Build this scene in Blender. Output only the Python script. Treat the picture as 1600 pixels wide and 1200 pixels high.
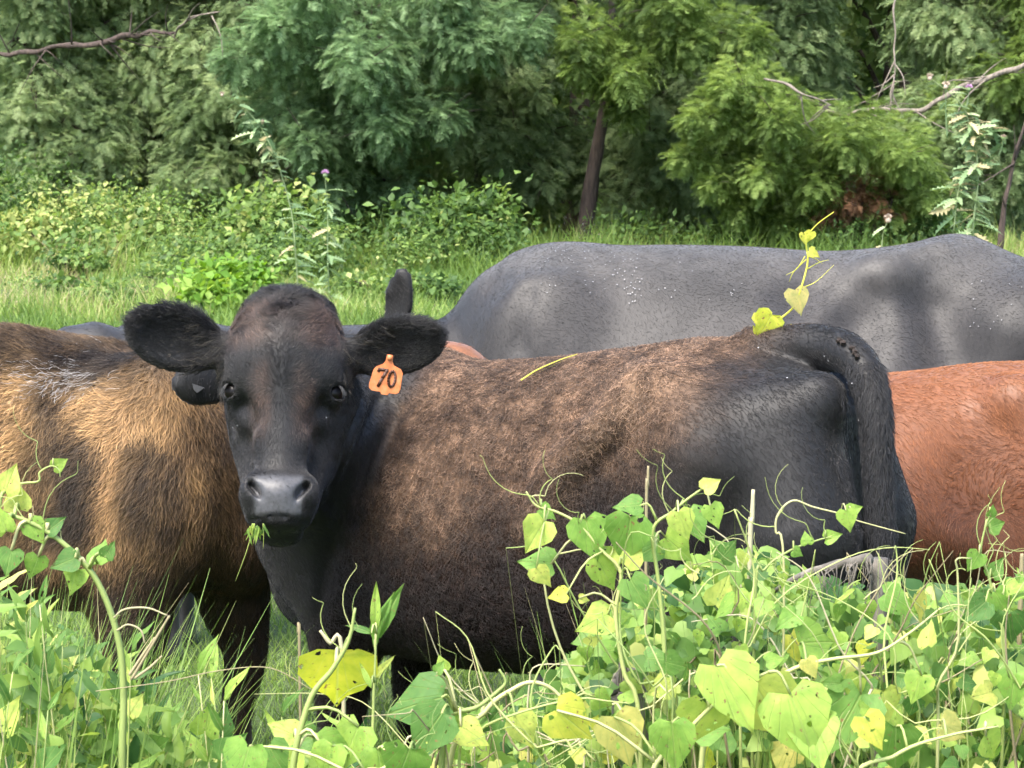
import bpy, bmesh, math, random
import numpy as np
from mathutils import Vector, Matrix

for _o in list(bpy.data.objects):
    bpy.data.objects.remove(_o, do_unlink=True)
SC = bpy.context.scene
COL = SC.collection
RNG = np.random.default_rng(7)
random.seed(7)

# ------------------------------------------------------------------ camera
F_PX = 3380.0                 # focal length in pixels of a 1600 px wide frame
CAM_H = 1.37
PITCH = math.atan(250.0 / F_PX)
cam_data = bpy.data.cameras.new('camera')
cam_data.sensor_width = 36.0
cam_data.lens = 36.0 * F_PX / 1600.0
cam_data.clip_start = 0.05
cam_data.clip_end = 500.0
cam_data.dof.use_dof = True
cam_data.dof.focus_distance = 4.2
cam_data.dof.aperture_fstop = 24.0
cam = bpy.data.objects.new('camera', cam_data)
COL.objects.link(cam)
cam.location = (0, 0, CAM_H)
cam.rotation_euler = (math.radians(90) - PITCH, 0, 0)
SC.camera = cam

# ------------------------------------------------------------------ sky and sun
SUN_EL, SUN_AZ = math.radians(58), math.radians(-148)     # azimuth from +Y (away from camera), negative = left
world = bpy.data.worlds.new('World')
SC.world = world
world.use_nodes = True
_nt = world.node_tree
_bg = _nt.nodes['Background']
_sky = _nt.nodes.new('ShaderNodeTexSky')
_sky.sky_type = 'NISHITA'
_sky.sun_disc = False
_sky.sun_elevation = SUN_EL
_sky.sun_rotation = SUN_AZ
_sky.air_density = 1.0
_sky.dust_density = 3.0
_nt.links.new(_sky.outputs[0], _bg.inputs[0])
_bg.inputs[1].default_value = 0.15
sun_data = bpy.data.lights.new('sun', 'SUN')
sun_data.energy = 2.1
sun_data.angle = math.radians(28.0)
sun_data.color = (1.0, 0.95, 0.86)
sun = bpy.data.objects.new('sun', sun_data)
COL.objects.link(sun)
sun.location = (-6, 8, 14)
_sd = Vector((math.sin(SUN_AZ) * math.cos(SUN_EL), math.cos(SUN_AZ) * math.cos(SUN_EL), math.sin(SUN_EL)))
sun.rotation_euler = (-_sd).to_track_quat('-Z', 'Y').to_euler()
SC.view_settings.view_transform = 'Standard'
SC.view_settings.look = 'None'
SC.view_settings.exposure = 2.05
SC.view_settings.gamma = 1.0
SC.view_settings.use_curve_mapping = False
SC.cycles.use_adaptive_sampling = True
SC.cycles.adaptive_threshold = 0.03
SC.cycles.max_bounces = 5
SC.cycles.diffuse_bounces = 3
SC.cycles.glossy_bounces = 2
SC.cycles.transmission_bounces = 4
SC.cycles.transparent_max_bounces = 8
SC.cycles.use_denoising = True
SC.cycles.caustics_reflective = False
SC.cycles.caustics_refractive = False

# ------------------------------------------------------------------ helpers
def at(px, py, D):
    """world point D metres in front of the lens on the line of sight of a pixel (1600 x 1200)"""
    rx, ry = (px - 800.0) / F_PX, (600.0 - py) / F_PX
    c, s = math.cos(PITCH), math.sin(PITCH)
    d = np.array([rx, c + ry * s, -s + ry * c])
    return np.array([0, 0, CAM_H]) + d * (D / d[1])

def ground_z(x, y):
    y = np.asarray(y, float)
    x = np.asarray(x, float)
    t = np.clip((y - 6.5) / 18.0, 0, 1)
    z = 1.05 * t * (0.65 + 0.35 * t) + 0.012 * np.clip(y - 24.5, 0, 60)
    return z + 0.02 * np.sin(x * 1.7 + y * .6) * np.clip((y - 6) / 5, 0, 1)

def tag(o, label=None, cat=None, group=None, kind=None):
    if label: o['label'] = label
    if cat: o['category'] = cat
    if group: o['group'] = group
    if kind: o['kind'] = kind
    return o

def empty(name, loc=(0, 0, 0)):
    o = bpy.data.objects.new(name, None)
    o.location = loc
    o.empty_display_size = .1
    COL.objects.link(o)
    return o

def mesh_obj(name, V, F, mat, parent=None, smooth=True, loc=None):
    """V (n,3) world coordinates, F (m,3) or (m,4) array or ragged list; parent keeps world place"""
    me = bpy.data.meshes.new(name)
    V = np.asarray(V, np.float32)
    if isinstance(F, np.ndarray):
        k = F.shape[1]
        me.vertices.add(len(V)); me.vertices.foreach_set('co', V.ravel())
        me.loops.add(F.size); me.loops.foreach_set('vertex_index', F.astype(np.int32).ravel())
        me.polygons.add(len(F)); me.polygons.foreach_set('loop_start', np.arange(0, F.size, k, dtype=np.int32))
        me.update(calc_edges=True)
    else:
        me.from_pydata([tuple(v) for v in V], [], F)
    if smooth:
        me.polygons.foreach_set('use_smooth', np.ones(len(me.polygons), bool))
    if mat: me.materials.append(mat)
    o = bpy.data.objects.new(name, me)
    COL.objects.link(o)
    if parent is not None: put_under(o, parent)
    return o

def put_under(o, parent):
    o.parent = parent
    o.matrix_parent_inverse = parent_world(parent).inverted()

def parent_world(p):
    m = p.matrix_basis.copy()
    while p.parent:
        m = p.parent.matrix_basis @ p.matrix_parent_inverse @ m
        p = p.parent
    return m

def point_attr(me, name, arr, typ='FLOAT'):
    a = me.attributes.new(name, typ, 'POINT')
    arr = np.asarray(arr, np.float32)
    if typ == 'FLOAT_COLOR':
        if arr.shape[1] == 3: arr = np.concatenate([arr, np.ones((len(arr), 1), np.float32)], 1)
        a.data.foreach_set('color', arr.ravel())
    else:
        a.data.foreach_set('value', arr.ravel())

def norm(v):
    v = np.asarray(v, float)
    return v / np.maximum(np.linalg.norm(v, axis=-1, keepdims=True), 1e-9)

# value noise -------------------------------------------------------------
_T = np.random.default_rng(3).random(4096).astype(np.float32)
def _h(i, j, k):
    return _T[(i * 1619 + j * 31337 + k * 6971 + ((i ^ (j << 3) ^ (k << 5)) * 1013)) & 4095]
def vnoise(P, s=1.0, off=0):
    P = np.asarray(P, np.float32) * s + off + 1000.0
    i = np.floor(P).astype(np.int64); f = (P - i).astype(np.float32); f = f * f * (3 - 2 * f)
    r = 0
    for a in (0, 1):
        for b in (0, 1):
            for c in (0, 1):
                w = (f[..., 0] if a else 1 - f[..., 0]) * (f[..., 1] if b else 1 - f[..., 1]) * (f[..., 2] if c else 1 - f[..., 2])
                r = r + w * _h(i[..., 0] + a, i[..., 1] + b, i[..., 2] + c)
    return r
def fbm(P, s=1.0, off=0, n=3):
    return sum(vnoise(P, s * 2 ** k, off + 17 * k) / 2 ** (k + 1) for k in range(n)) / (1 - .5 ** n)
def sstep(a, b, x):
    t = np.clip((np.asarray(x, float) - a) / (b - a), 0, 1)
    return t * t * (3 - 2 * t)

# tubes -------------------------------------------------------------------
def spline(pts, n):
    """Catmull-Rom through pts (k,d) -> (n,d)"""
    p = np.asarray(pts, float)
    p = np.vstack([2 * p[0] - p[1], p, 2 * p[-1] - p[-2]])
    k = len(p) - 3
    t = np.linspace(0, k - 1e-6, n); i = t.astype(int); f = (t - i)[:, None]
    a, b, c, d = p[i], p[i + 1], p[i + 2], p[i + 3]
    return .5 * (2 * b + (c - a) * f + (2 * a - 5 * b + 4 * c - d) * f ** 2 + (3 * b - a - 3 * c + d) * f ** 3)

def tube(pts, radii, sides=6, n=None, cap=True):
    """tapered tube mesh; returns V, list-of-quads array F"""
    p = np.asarray(pts, float); r = np.asarray(radii, float)
    if r.ndim == 0: r = np.full(len(p), float(r))
    if n:
        q = spline(np.hstack([p, r[:, None]]), n); p, r = q[:, :3], np.maximum(q[:, 3], 1e-5)
    m = len(p)
    t = norm(np.gradient(p, axis=0))
    ref = np.array([0, 0, 1.0]) if abs(t[0][2]) < .9 else np.array([1.0, 0, 0])
    N = np.zeros((m, 3)); b = norm(np.cross(t[0], ref)); N[0] = np.cross(b, t[0])
    for i in range(1, m):
        v = N[i - 1] - t[i] * np.dot(N[i - 1], t[i]); N[i] = norm(v)
    B = np.cross(t, N)
    a = np.arange(sides) * 2 * np.pi / sides
    V = p[:, None, :] + r[:, None, None] * (np.cos(a)[None, :, None] * N[:, None, :] + np.sin(a)[None, :, None] * B[:, None, :])
    V = V.reshape(-1, 3)
    i = np.arange(m - 1)[:, None] * sides; j = np.arange(sides)[None, :]
    F = np.stack([i + j, i + (j + 1) % sides, i + sides + (j + 1) % sides, i + sides + j], -1).reshape(-1, 4)
    if cap:
        V = np.vstack([V, p[:1], p[-1:]])
        c0, c1, e = len(V) - 2, len(V) - 1, (m - 1) * sides
        g = np.arange(0, sides, 2)
        f0 = np.stack([np.full(len(g), c0), (g + 2) % sides, g + 1, g], 1)
        f1 = np.stack([np.full(len(g), c1), e + g, e + g + 1, e + (g + 2) % sides], 1)
        F = np.vstack([F, f0, f1])
    return V, F

class Acc:
    """collects pieces into one mesh"""
    def __init__(self): self.V, self.F, self.A, self.n = [], [], [], 0
    def add(self, V, F, a=None):
        self.V.append(V); self.F.append(np.asarray(F) + self.n)
        if a is not None: self.A.append(np.broadcast_to(np.asarray(a, np.float32), (len(V),)))
        self.n += len(V)
    def build(self, name, mat, parent=None, smooth=True):
        o = mesh_obj(name, np.vstack(self.V), np.vstack(self.F), mat, parent, smooth)
        if self.A: point_attr(o.data, 'tint', np.concatenate(self.A))
        return o

# materials ---------------------------------------------------------------
def new_mat(name):
    m = bpy.data.materials.new(name); m.use_nodes = True
    nt = m.node_tree
    return m, nt, nt.nodes['Principled BSDF'], nt.nodes['Material Output']
def nd(nt, t, **kw):
    n = nt.nodes.new(t)
    for k, v in kw.items(): setattr(n, k, v)
    return n
def ramp(nt, stops, fac=None):
    r = nd(nt, 'ShaderNodeValToRGB')
    e = r.color_ramp.elements
    while len(e) < len(stops): e.new(.5)
    for x, (p, c) in zip(e, stops):
        x.position = p; x.color = (*c, 1)
    if fac is not None: nt.links.new(fac, r.inputs[0])
    return r
def noise_tex(nt, scale, detail=3, coords='Object', rough=.6):
    tc = nd(nt, 'ShaderNodeTexCoord'); n = nd(nt, 'ShaderNodeTexNoise')
    n.inputs['Scale'].default_value = scale; n.inputs['Detail'].default_value = detail; n.inputs['Roughness'].default_value = rough
    nt.links.new(tc.outputs[coords], n.inputs['Vector'])
    return n
# ================================================================== cattle
class Field:
    """signed field on a rectilinear grid, blended smoothly, meshed by surface nets"""
    def __init__(self, xs, ys, zs):
        self.ax = [np.asarray(a, np.float32) for a in (xs, ys, zs)]
        self.D = np.full([len(a) for a in self.ax], .3, np.float32)
    def block(self, lo, hi):
        sl = []
        for a, l, h in zip(self.ax, lo, hi):
            i, j = np.searchsorted(a, l), np.searchsorted(a, h)
            if j <= i: return None, None
            sl.append(slice(max(i - 1, 0), j + 1))
        sl = tuple(sl)
        P = np.stack(np.meshgrid(*[a[s] for a, s in zip(self.ax, sl)], indexing='ij'), -1)
        return sl, P
    def put(self, fn, lo, hi, k=.03, cut=False):
        m = k + .03
        sl, P = self.block(np.asarray(lo) - m, np.asarray(hi) + m)
        if sl is None: return
        d = fn(P).astype(np.float32); D = self.D[sl]
        if cut:
            h = np.clip(.5 - .5 * (D + d) / k, 0, 1); self.D[sl] = D * (1 - h) - d * h + k * h * (1 - h)
        else:
            h = np.clip(.5 + .5 * (D - d) / k, 0, 1); self.D[sl] = D * (1 - h) + d * h - k * h * (1 - h)
    def chain(self, pts, radii, k=.04, flat=None, n=None, cut=False):
        """rounded tapered chain; flat = (axis, factor): squeezed along that axis"""
        p = np.asarray(pts, float); r = np.asarray(radii, float)
        if n:
            q = spline(np.hstack([p, r[:, None]]), n); p, r = q[:, :3], q[:, 3]
        R = r.max() * (1.0 if flat is None else max(1.0, flat[1]))
        def fn(P):
            best = None
            for a, b, ra, rb in zip(p[:-1], p[1:], r[:-1], r[1:]):
                ba = (b - a).astype(np.float32)
                pa = P - a.astype(np.float32)
                t = np.clip((pa @ ba) / max(float(ba @ ba), 1e-9), 0, 1)
                q = pa - t[..., None] * ba
                if flat is not None:
                    ax = np.asarray(flat[0], np.float32); ax = ax / np.linalg.norm(ax)
                    c = q @ ax
                    q = q + (c * (1 / flat[1] - 1))[..., None] * ax
                d = np.sqrt((q * q).sum(-1)) - (ra + (rb - ra) * t)
                best = d if best is None else np.minimum(best, d)
            return best
        self.put(fn, p.min(0) - R, p.max(0) + R, k, cut)
    def ell(self, c, r, M=None, k=.03, cut=False):
        """ellipsoid, M rows = its axes in world"""
        c = np.asarray(c, np.float32); r = np.asarray(r, np.float32)
        M = np.eye(3, dtype=np.float32) if M is None else np.asarray(M, np.float32)
        e = np.sqrt(((M * r[:, None]) ** 2).sum(0))
        def fn(P):
            q = (P - c) @ M.T
            k0 = np.sqrt(((q / r) ** 2).sum(-1)); k1 = np.sqrt(((q / (r * r)) ** 2).sum(-1))
            return k0 * (k0 - 1) / np.maximum(k1, 1e-6)
        self.put(fn, c - e, c + e, k, cut)
    def loft(self, O, fwd, lat, st, k=.04, egg=.2, power=2.3):
        """st rows: u, ztop, zbot, half width"""
        st = np.asarray(st, float)
        us = np.linspace(st[0, 0], st[-1, 0], 80)
        # cubic through stations
        def cub(col):
            x, y = st[:, 0], st[:, col]; m = np.gradient(y, x)
            i = np.clip(np.searchsorted(x, us) - 1, 0, len(x) - 2); h = x[i + 1] - x[i]; t = (us - x[i]) / h
            return (2*t**3-3*t**2+1)*y[i] + (t**3-2*t**2+t)*h*m[i] + (-2*t**3+3*t**2)*y[i+1] + (t**3-t**2)*h*m[i+1]
        T, B, W = cub(1), cub(2), cub(3)
        O = np.asarray(O, float); pts = [O + u * fwd + s * lat * w + np.array([0, 0, z]) for u, w, a, b in zip(us, W, T, B) for s in (-1, 1) for z in (a, b)]
        pts = np.array(pts)
        def fn(P):
            q = P - O
            u = q @ fwd; v = q @ lat; z = q[..., 2]
            uc = np.clip(u, us[0], us[-1])
            t, b, w = np.interp(uc, us, T), np.interp(uc, us, B), np.interp(uc, us, W)
            h = np.maximum((t - b) / 2, .02); zc = (t + b) / 2
            a = (z - zc) / h
            ww = np.maximum(w * (1 - egg * np.clip(a, -1, 1)), .02)
            g = (np.abs(v / ww) ** power + np.abs(a) ** power) ** (1 / power)
            d = (g - 1) * np.minimum(ww, h)
            ex = np.abs(u - uc)
            return np.where(ex > 0, np.sqrt(np.maximum(d, 0) ** 2 + ex ** 2) + np.minimum(d, 0) * 0, d)
        self.put(fn, pts.min(0), pts.max(0), k)
    def hit(self, px, py, lo=3.0, hi=7.0):
        """first point of the solid on the line of sight of a pixel"""
        a = at(px, py, 1.0) - np.array([0, 0, CAM_H])
        t = np.arange(lo, hi, .003); P = np.array([0, 0, CAM_H]) + t[:, None] * a
        idx = [np.clip(np.searchsorted(ax, P[:, i]), 0, len(ax) - 1) for i, ax in enumerate(self.ax)]
        inside = np.all([(P[:, i] > ax[0]) & (P[:, i] < ax[-1]) for i, ax in enumerate(self.ax)], 0)
        k = np.argmax((self.D[tuple(idx)] < 0) & inside)
        return P[k]
    def mesh(self):
        D = self.D; X, Y, Z = self.ax
        s = D < 0
        n = np.array(D.shape)
        c = np.zeros(n - 1, np.int8)
        for i in (0, 1):
            for j in (0, 1):
                for k in (0, 1):
                    c += s[i:n[0]-1+i, j:n[1]-1+j, k:n[2]-1+k]
        act = (c > 0) & (c < 8)
        I = np.argwhere(act)
        idx = np.full(act.shape, -1, np.int64); idx[act] = np.arange(len(I))
        acc = np.zeros((len(I), 3)); cnt = np.zeros(len(I))
        co = [(0,0,0),(1,0,0),(0,1,0),(1,1,0),(0,0,1),(1,0,1),(0,1,1),(1,1,1)]
        for a in range(8):
            for ax in range(3):
                if co[a][ax]: continue
                b = list(co[a]); b[ax] = 1
                A = I + np.array(co[a]); Bq = I + np.array(b)
                da, db = D[tuple(A.T)], D[tuple(Bq.T)]
                m = (da < 0) != (db < 0)
                t = np.where(m, da / np.where(m, da - db, 1), 0)
                pa = np.stack([X[A[:, 0]], Y[A[:, 1]], Z[A[:, 2]]], 1); pb = np.stack([X[Bq[:, 0]], Y[Bq[:, 1]], Z[Bq[:, 2]]], 1)
                acc[m] += (pa + (pb - pa) * t[:, None])[m]; cnt[m] += 1
        V = acc / np.maximum(cnt, 1)[:, None]
        F = []
        for ax in range(3):
            b, cc = (ax + 1) % 3, (ax + 2) % 3
            sa = [slice(None)] * 3; sb = [slice(None)] * 3
            sa[ax] = slice(0, -1); sb[ax] = slice(1, None)
            for q in (b, cc): sa[q] = slice(1, -1); sb[q] = slice(1, -1)
            e0, e1 = s[tuple(sa)], s[tuple(sb)]
            for inv in (False, True):
                m = (e0 & ~e1) if not inv else (~e0 & e1)
                E = np.argwhere(m)
                if not len(E): continue
                E[:, b] += 1; E[:, cc] += 1
                o = []
                for db, dc in ((0, 0), (1, 0), (1, 1), (0, 1)):
                    G = E.copy(); G[:, b] -= db; G[:, cc] -= dc
                    o.append(idx[tuple(G.T)])
                o = np.stack(o, 1)
                F.append(o if not inv else o[:, ::-1])
        F = np.vstack(F)
        # light smoothing
        for it in range(2):
            S = np.zeros_like(V); N = np.zeros(len(V))
            for a, b in ((0, 1), (1, 2), (2, 3), (3, 0)):
                np.add.at(S, F[:, a], V[F[:, b]]); np.add.at(S, F[:, b], V[F[:, a]])
                np.add.at(N, F[:, a], 1); np.add.at(N, F[:, b], 1)
            V = V * .5 + .5 * S / N[:, None]
        return V, F

def grid_axis(lo, hi, h, fine=()):
    """rectilinear axis with finer spans (a, b, step)"""
    out = [lo]
    while out[-1] < hi:
        x = out[-1]; s = h
        for a, b, f in fine:
            if a <= x < b: s = f
            elif a - .05 < x < b + .05: s = min(s, (f + h) / 2)
        out.append(x + s)
    return np.array(out)

def vertex_normals(V, F):
    n = np.cross(V[F[:, 2]] - V[F[:, 0]], V[F[:, 3]] - V[F[:, 1]])
    N = np.zeros_like(V)
    for i in range(4): np.add.at(N, F[:, i], n)
    return norm(N)

class Frame:
    """animal frame: u forward, v to its camera side, z up"""
    def __init__(self, O, fwd_deg, side=1):
        a = math.radians(fwd_deg)
        self.O = np.array([O[0], O[1], 0.0]); self.f = np.array([math.cos(a), math.sin(a), 0])
        self.l = np.array([self.f[1], -self.f[0], 0]) * 1.0
        if self.l[1] > 0: self.l = -self.l
    def __call__(self, u, v, z): return self.O + u * self.f + v * self.l + np.array([0, 0, z])
    def inv(self, P):
        q = P - self.O
        return q @ self.f, q @ self.l, q[..., 2]

def head_frame(face_pt, right, down_face):
    """rows: x right (viewer), y out of the face, z up the face"""
    z = -norm(down_face); x = norm(np.asarray(right, float) - z * np.dot(right, z)); y = np.cross(x, z)
    return np.array([x, y, z]), np.asarray(face_pt, float)

def add_head(fd, M, O, s=1.0, ears=((-1, None), (1, None)), detail=True):
    """M rows = axes, O = midpoint between the eyes; returns function local->world"""
    def W(x, y, z): return O + s * (x * M[0] + y * M[1] + z * M[2])
    def E(c, r, rot=None, k=.03, cut=False):
        A = M if rot is None else rot @ M
        fd.ell(W(*c), np.array(r) * s, A, k * s, cut)
    def C(pts, rad, k=.03, cut=False, flat=None):
        fd.chain([W(*p) for p in pts], np.array(rad) * s, k * s, flat, None, cut)
    E((0, -.085, .080), (.116, .115, .118), k=.05)                 # cranium
    E((0, -.105, .176), (.080, .075, .050), k=.06)                 # poll
    E((0, -.045, .07), (.096, .06, .095), k=.04)                   # forehead plate
    C([(0, -.055, .06), (0, -.056, -.05), (0, -.052, -.14), (0, -.047, -.20)], [.080, .068, .056, .052], .04)   # nasal bridge
    C([(0, -.10, .02), (0, -.10, -.09), (0, -.085, -.19)], [.100, .080, .064], .04)                              # cheeks
    for e in (-1, 1):
        E((e * .080, -.056, .040), (.036, .050, .050), k=.035)     # brow
        C([(e * .062, -.165, .03), (e * .058, -.165, -.06), (e * .03, -.115, -.20)], [.058, .046, .034], .05)    # jaw
        C([(e * .084, -.036, -.022), (e * .060, -.016, -.070)], [.012, .006], .035, True)                         # groove below the eye
        E((e * .048, -.012, -.213), (.027, .034, .036), k=.022)     # nostril wing
        C([(e * .076, -.052, -.10), (e * .064, -.050, -.160)], [.012, .008], .045, True)   # hollow of the cheek
    E((0, -.045, -.226), (.069, .060, .058), k=.03)               # muzzle
    E((0, -.008, -.220), (.044, .036, .036), k=.02)                # nose pad
    E((0, -.028, -.262), (.060, .042, .022), k=.02)                 # upper lip
    E((0, -.085, -.276), (.045, .040, .024), k=.015)               # chin and lower lip
    if detail:
        a = math.radians(32)
        for e in (-1, 1):
            R = np.array([[math.cos(a), 0, -e * math.sin(a)], [0, 1, 0], [e * math.sin(a), 0, math.cos(a)]])
            E((e * .0420, .028, -.219), (.0075, .030, .0225), R, .006, True)      # nostril slit
            E((e * .0530, .020, -.208), (.0055, .026, .012), R, .006, True)
            E((e * .096, -.045, .001), (.027, .026, .023), k=.018)               # lid bulge
            E((e * .109, -.030, -.002), (.019, .020, .0135), k=.006, cut=True)    # eye opening
        C([(-.062, -.02, -.268), (0, .014, -.267), (.062, -.02, -.268)], [.0030] * 3, .008, True)  # mouth line
    return W

def add_ear(fd, base, tip, face, width, s=1.0, cup=.02, thick=.02):
    """leaf shaped ear: base, tip world points; face = direction the opening looks to"""
    base, tip, face = map(lambda a: np.asarray(a, float), (base, tip, face))
    ax = norm(tip - base); y = norm(face - ax * np.dot(face, ax)); x = np.cross(ax, y)
    L = np.linalg.norm(tip - base)
    c = base + ax * L * .56
    M = np.array([x, y, ax])
    fd.chain([base - ax * .03, base + ax * L * .3], [.030, .026], .03)
    fd.ell(c, (width / 2, thick, L * .46), M, .02)
    fd.ell(c + y * (thick * .95) , (width / 2 * .80, thick * .9, L * .39), M, .008, True)

def leg(fd, pts, rad, k=.05, n=18):
    fd.chain(pts, rad, k, None, n)
    foot = np.asarray(pts[-1], float)
    fd.chain([foot + (0, 0, .0), foot + np.array([0, 0, -.045])], [rad[-1] * 1.12, rad[-1] * 1.35], .015)

# ---- coats --------------------------------------------------------------
def coat_mat(name, rough=.55, sheen=.25, spec=.4, bump=.12, tip=False):
    m, nt, p, out = new_mat(name)
    at_ = nd(nt, 'ShaderNodeAttribute', attribute_name='coat')
    n = noise_tex(nt, 160, 3); mul = nd(nt, 'ShaderNodeMixRGB', blend_type='MULTIPLY'); mul.inputs[0].default_value = .55
    r = ramp(nt, [(.3, (.45, .45, .45)), (.7, (1.3, 1.3, 1.3))], n.outputs[0])
    nt.links.new(at_.outputs['Color'], mul.inputs[1]); nt.links.new(r.outputs[0], mul.inputs[2])
    nt.links.new(mul.outputs[0], p.inputs['Base Color'])
    wet = nd(nt, 'ShaderNodeAttribute', attribute_name='wet')
    mr = nd(nt, 'ShaderNodeMapRange'); mr.clamp = False; mr.inputs[3].default_value = rough; mr.inputs[4].default_value = .45
    nt.links.new(wet.outputs['Fac'], mr.inputs[0]); nt.links.new(mr.outputs[0], p.inputs['Roughness'])
    sp = nd(nt, 'ShaderNodeMapRange'); sp.inputs[1].default_value = -1; sp.inputs[2].default_value = 0; sp.inputs[3].default_value = .06; sp.inputs[4].default_value = spec
    nt.links.new(wet.outputs['Fac'], sp.inputs[0]); nt.links.new(sp.outputs[0], p.inputs['Specular IOR Level'])
    p.inputs['Sheen Weight'].default_value = sheen; p.inputs['Sheen Roughness'].default_value = .4
    # short hair relief: noise drawn out downwards
    tc = nd(nt, 'ShaderNodeTexCoord'); mp = nd(nt, 'ShaderNodeMapping'); mp.inputs['Scale'].default_value = (260, 260, 70)
    n2 = nd(nt, 'ShaderNodeTexNoise'); n2.inputs['Scale'].default_value = 1; n2.inputs['Detail'].default_value = 3
    nt.links.new(tc.outputs['Object'], mp.inputs[0]); nt.links.new(mp.outputs[0], n2.inputs[0])
    b = nd(nt, 'ShaderNodeBump'); b.inputs['Strength'].default_value = bump; b.inputs['Distance'].default_value = .004
    nt.links.new(n2.outputs[0], b.inputs['Height']); nt.links.new(b.outputs[0], p.inputs['Normal'])
    return m

def hair_mat(name, rough=.45, spec=.5):
    m, nt, p, out = new_mat(name)
    a = nd(nt, 'ShaderNodeAttribute', attribute_name='tipcol'); r = nd(nt, 'ShaderNodeAttribute', attribute_name='rootcol')
    h = nd(nt, 'ShaderNodeHairInfo'); mx = nd(nt, 'ShaderNodeMixRGB')
    nt.links.new(h.outputs['Intercept'], mx.inputs[0]); nt.links.new(r.outputs['Color'], mx.inputs[1]); nt.links.new(a.outputs['Color'], mx.inputs[2])
    nt.links.new(mx.outputs[0], p.inputs['Base Color'])
    p.inputs['Roughness'].default_value = rough; p.inputs['Specular IOR Level'].default_value = spec
    return m

def sample_surface(V, F, N, count, weight=None, rng=RNG):
    a = np.linalg.norm(np.cross(V[F[:, 2]] - V[F[:, 0]], V[F[:, 3]] - V[F[:, 1]]), axis=1) * .5
    if weight is not None: a = a * weight[F].mean(1)
    c = np.cumsum(a); f = np.searchsorted(c, rng.random(count) * c[-1]); f = np.minimum(f, len(F) - 1)
    s, t = rng.random((2, count, 1))
    q = F[f]
    w = [(1-s)*(1-t), s*(1-t), s*t, (1-s)*t]
    P = sum(w[i] * V[q[:, i]] for i in range(4)); n = norm(sum(w[i] * N[q[:, i]] for i in range(4)))
    return P, n

def fur(name, P, N, flow, length, radius, tip, root, mat, parent, lift=.35, curl=0., wave=9., pts=5, messy=.25, rng=RNG):
    """hair curves rooted at P, lying along flow, curled sideways"""
    n = len(P)
    length = np.broadcast_to(length, (n,)); lift = np.broadcast_to(lift, (n,)); curl = np.broadcast_to(curl, (n,))
    d = flow + messy * rng.normal(size=(n, 3)); d = norm(d - N * (d * N).sum(1, keepdims=True))
    b = np.cross(N, d)
    ph = rng.random(n) * 6.28
    L = length * (.6 + .8 * rng.random(n))
    Q = np.zeros((n, pts, 3), np.float32)
    for i in range(pts):
        t = i / (pts - 1)
        arc = (t - .25 * t * t)
        up = lift * t * (1 - .45 * t)
        Q[:, i] = P + (d * (arc * L)[:, None] + N * ((up * L) - .0015 * (i == 0))[:, None]
                   + b * (curl * L * np.sin(ph + wave * t))[:, None] + N * (curl * L * .5 * (1 + np.cos(ph * 1.7 + wave * t)))[:, None] * t)
    hc = bpy.data.hair_curves.new(name)
    hc.add_curves([pts] * n)
    hc.attributes['position'].data.foreach_set('vector', Q.ravel())
    ra = hc.attributes.get('radius') or hc.attributes.new('radius', 'FLOAT', 'POINT')
    prof = np.linspace(1, .25, pts)[None, :] * np.broadcast_to(radius, (n,))[:, None]
    ra.data.foreach_set('value', prof.astype(np.float32).ravel())
    for nm, c in (('tipcol', tip), ('rootcol', root)):
        A = hc.attributes.new(nm, 'FLOAT_COLOR', 'CURVE')
        c = np.clip(np.asarray(c, np.float32), 0, 1)
        A.data.foreach_set('color', np.concatenate([np.broadcast_to(c, (n, 3)), np.ones((n, 1), np.float32)], 1).astype(np.float32).ravel())
    hc.materials.append(mat)
    o = bpy.data.objects.new(name, hc); COL.objects.link(o)
    put_under(o, parent)
    return o

def eyes(W, M, s, parent, r=.0200, mat=None):
    for e in (-1, 1):
        c = W(e * .0962, -.047, -.001)
        bm = bmesh.new(); bmesh.ops.create_uvsphere(bm, u_segments=24, v_segments=16, radius=r * s)
        bmesh.ops.translate(bm, vec=Vector(c), verts=bm.verts)
        me = bpy.data.meshes.new('eye'); bm.to_mesh(me); bm.free()
        me.polygons.foreach_set('use_smooth', np.ones(len(me.polygons), bool)); me.materials.append(mat)
        o = bpy.data.objects.new('eye', me); COL.objects.link(o); put_under(o, parent)

def lerp3(a, b, t):
    t = np.clip(np.asarray(t, float), 0, 1)[..., None]
    return np.asarray(a) * (1 - t) + np.asarray(b) * t

M_hair = hair_mat('cow_hair', .5, .35)
M_hairslick = hair_mat('slick_cow_hair', .48, .42)
M_coat = coat_mat('dark_coat', .55, .15, .35)
M_coatslick = coat_mat('slick_black_coat', .57, .12, .34, .08)
M_eye, _n, _p, _ = new_mat('eye_ball'); _p.inputs['Base Color'].default_value = (.004, .003, .003, 1); _p.inputs['Roughness'].default_value = .28; _p.inputs['Specular IOR Level'].default_value = .16
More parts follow.
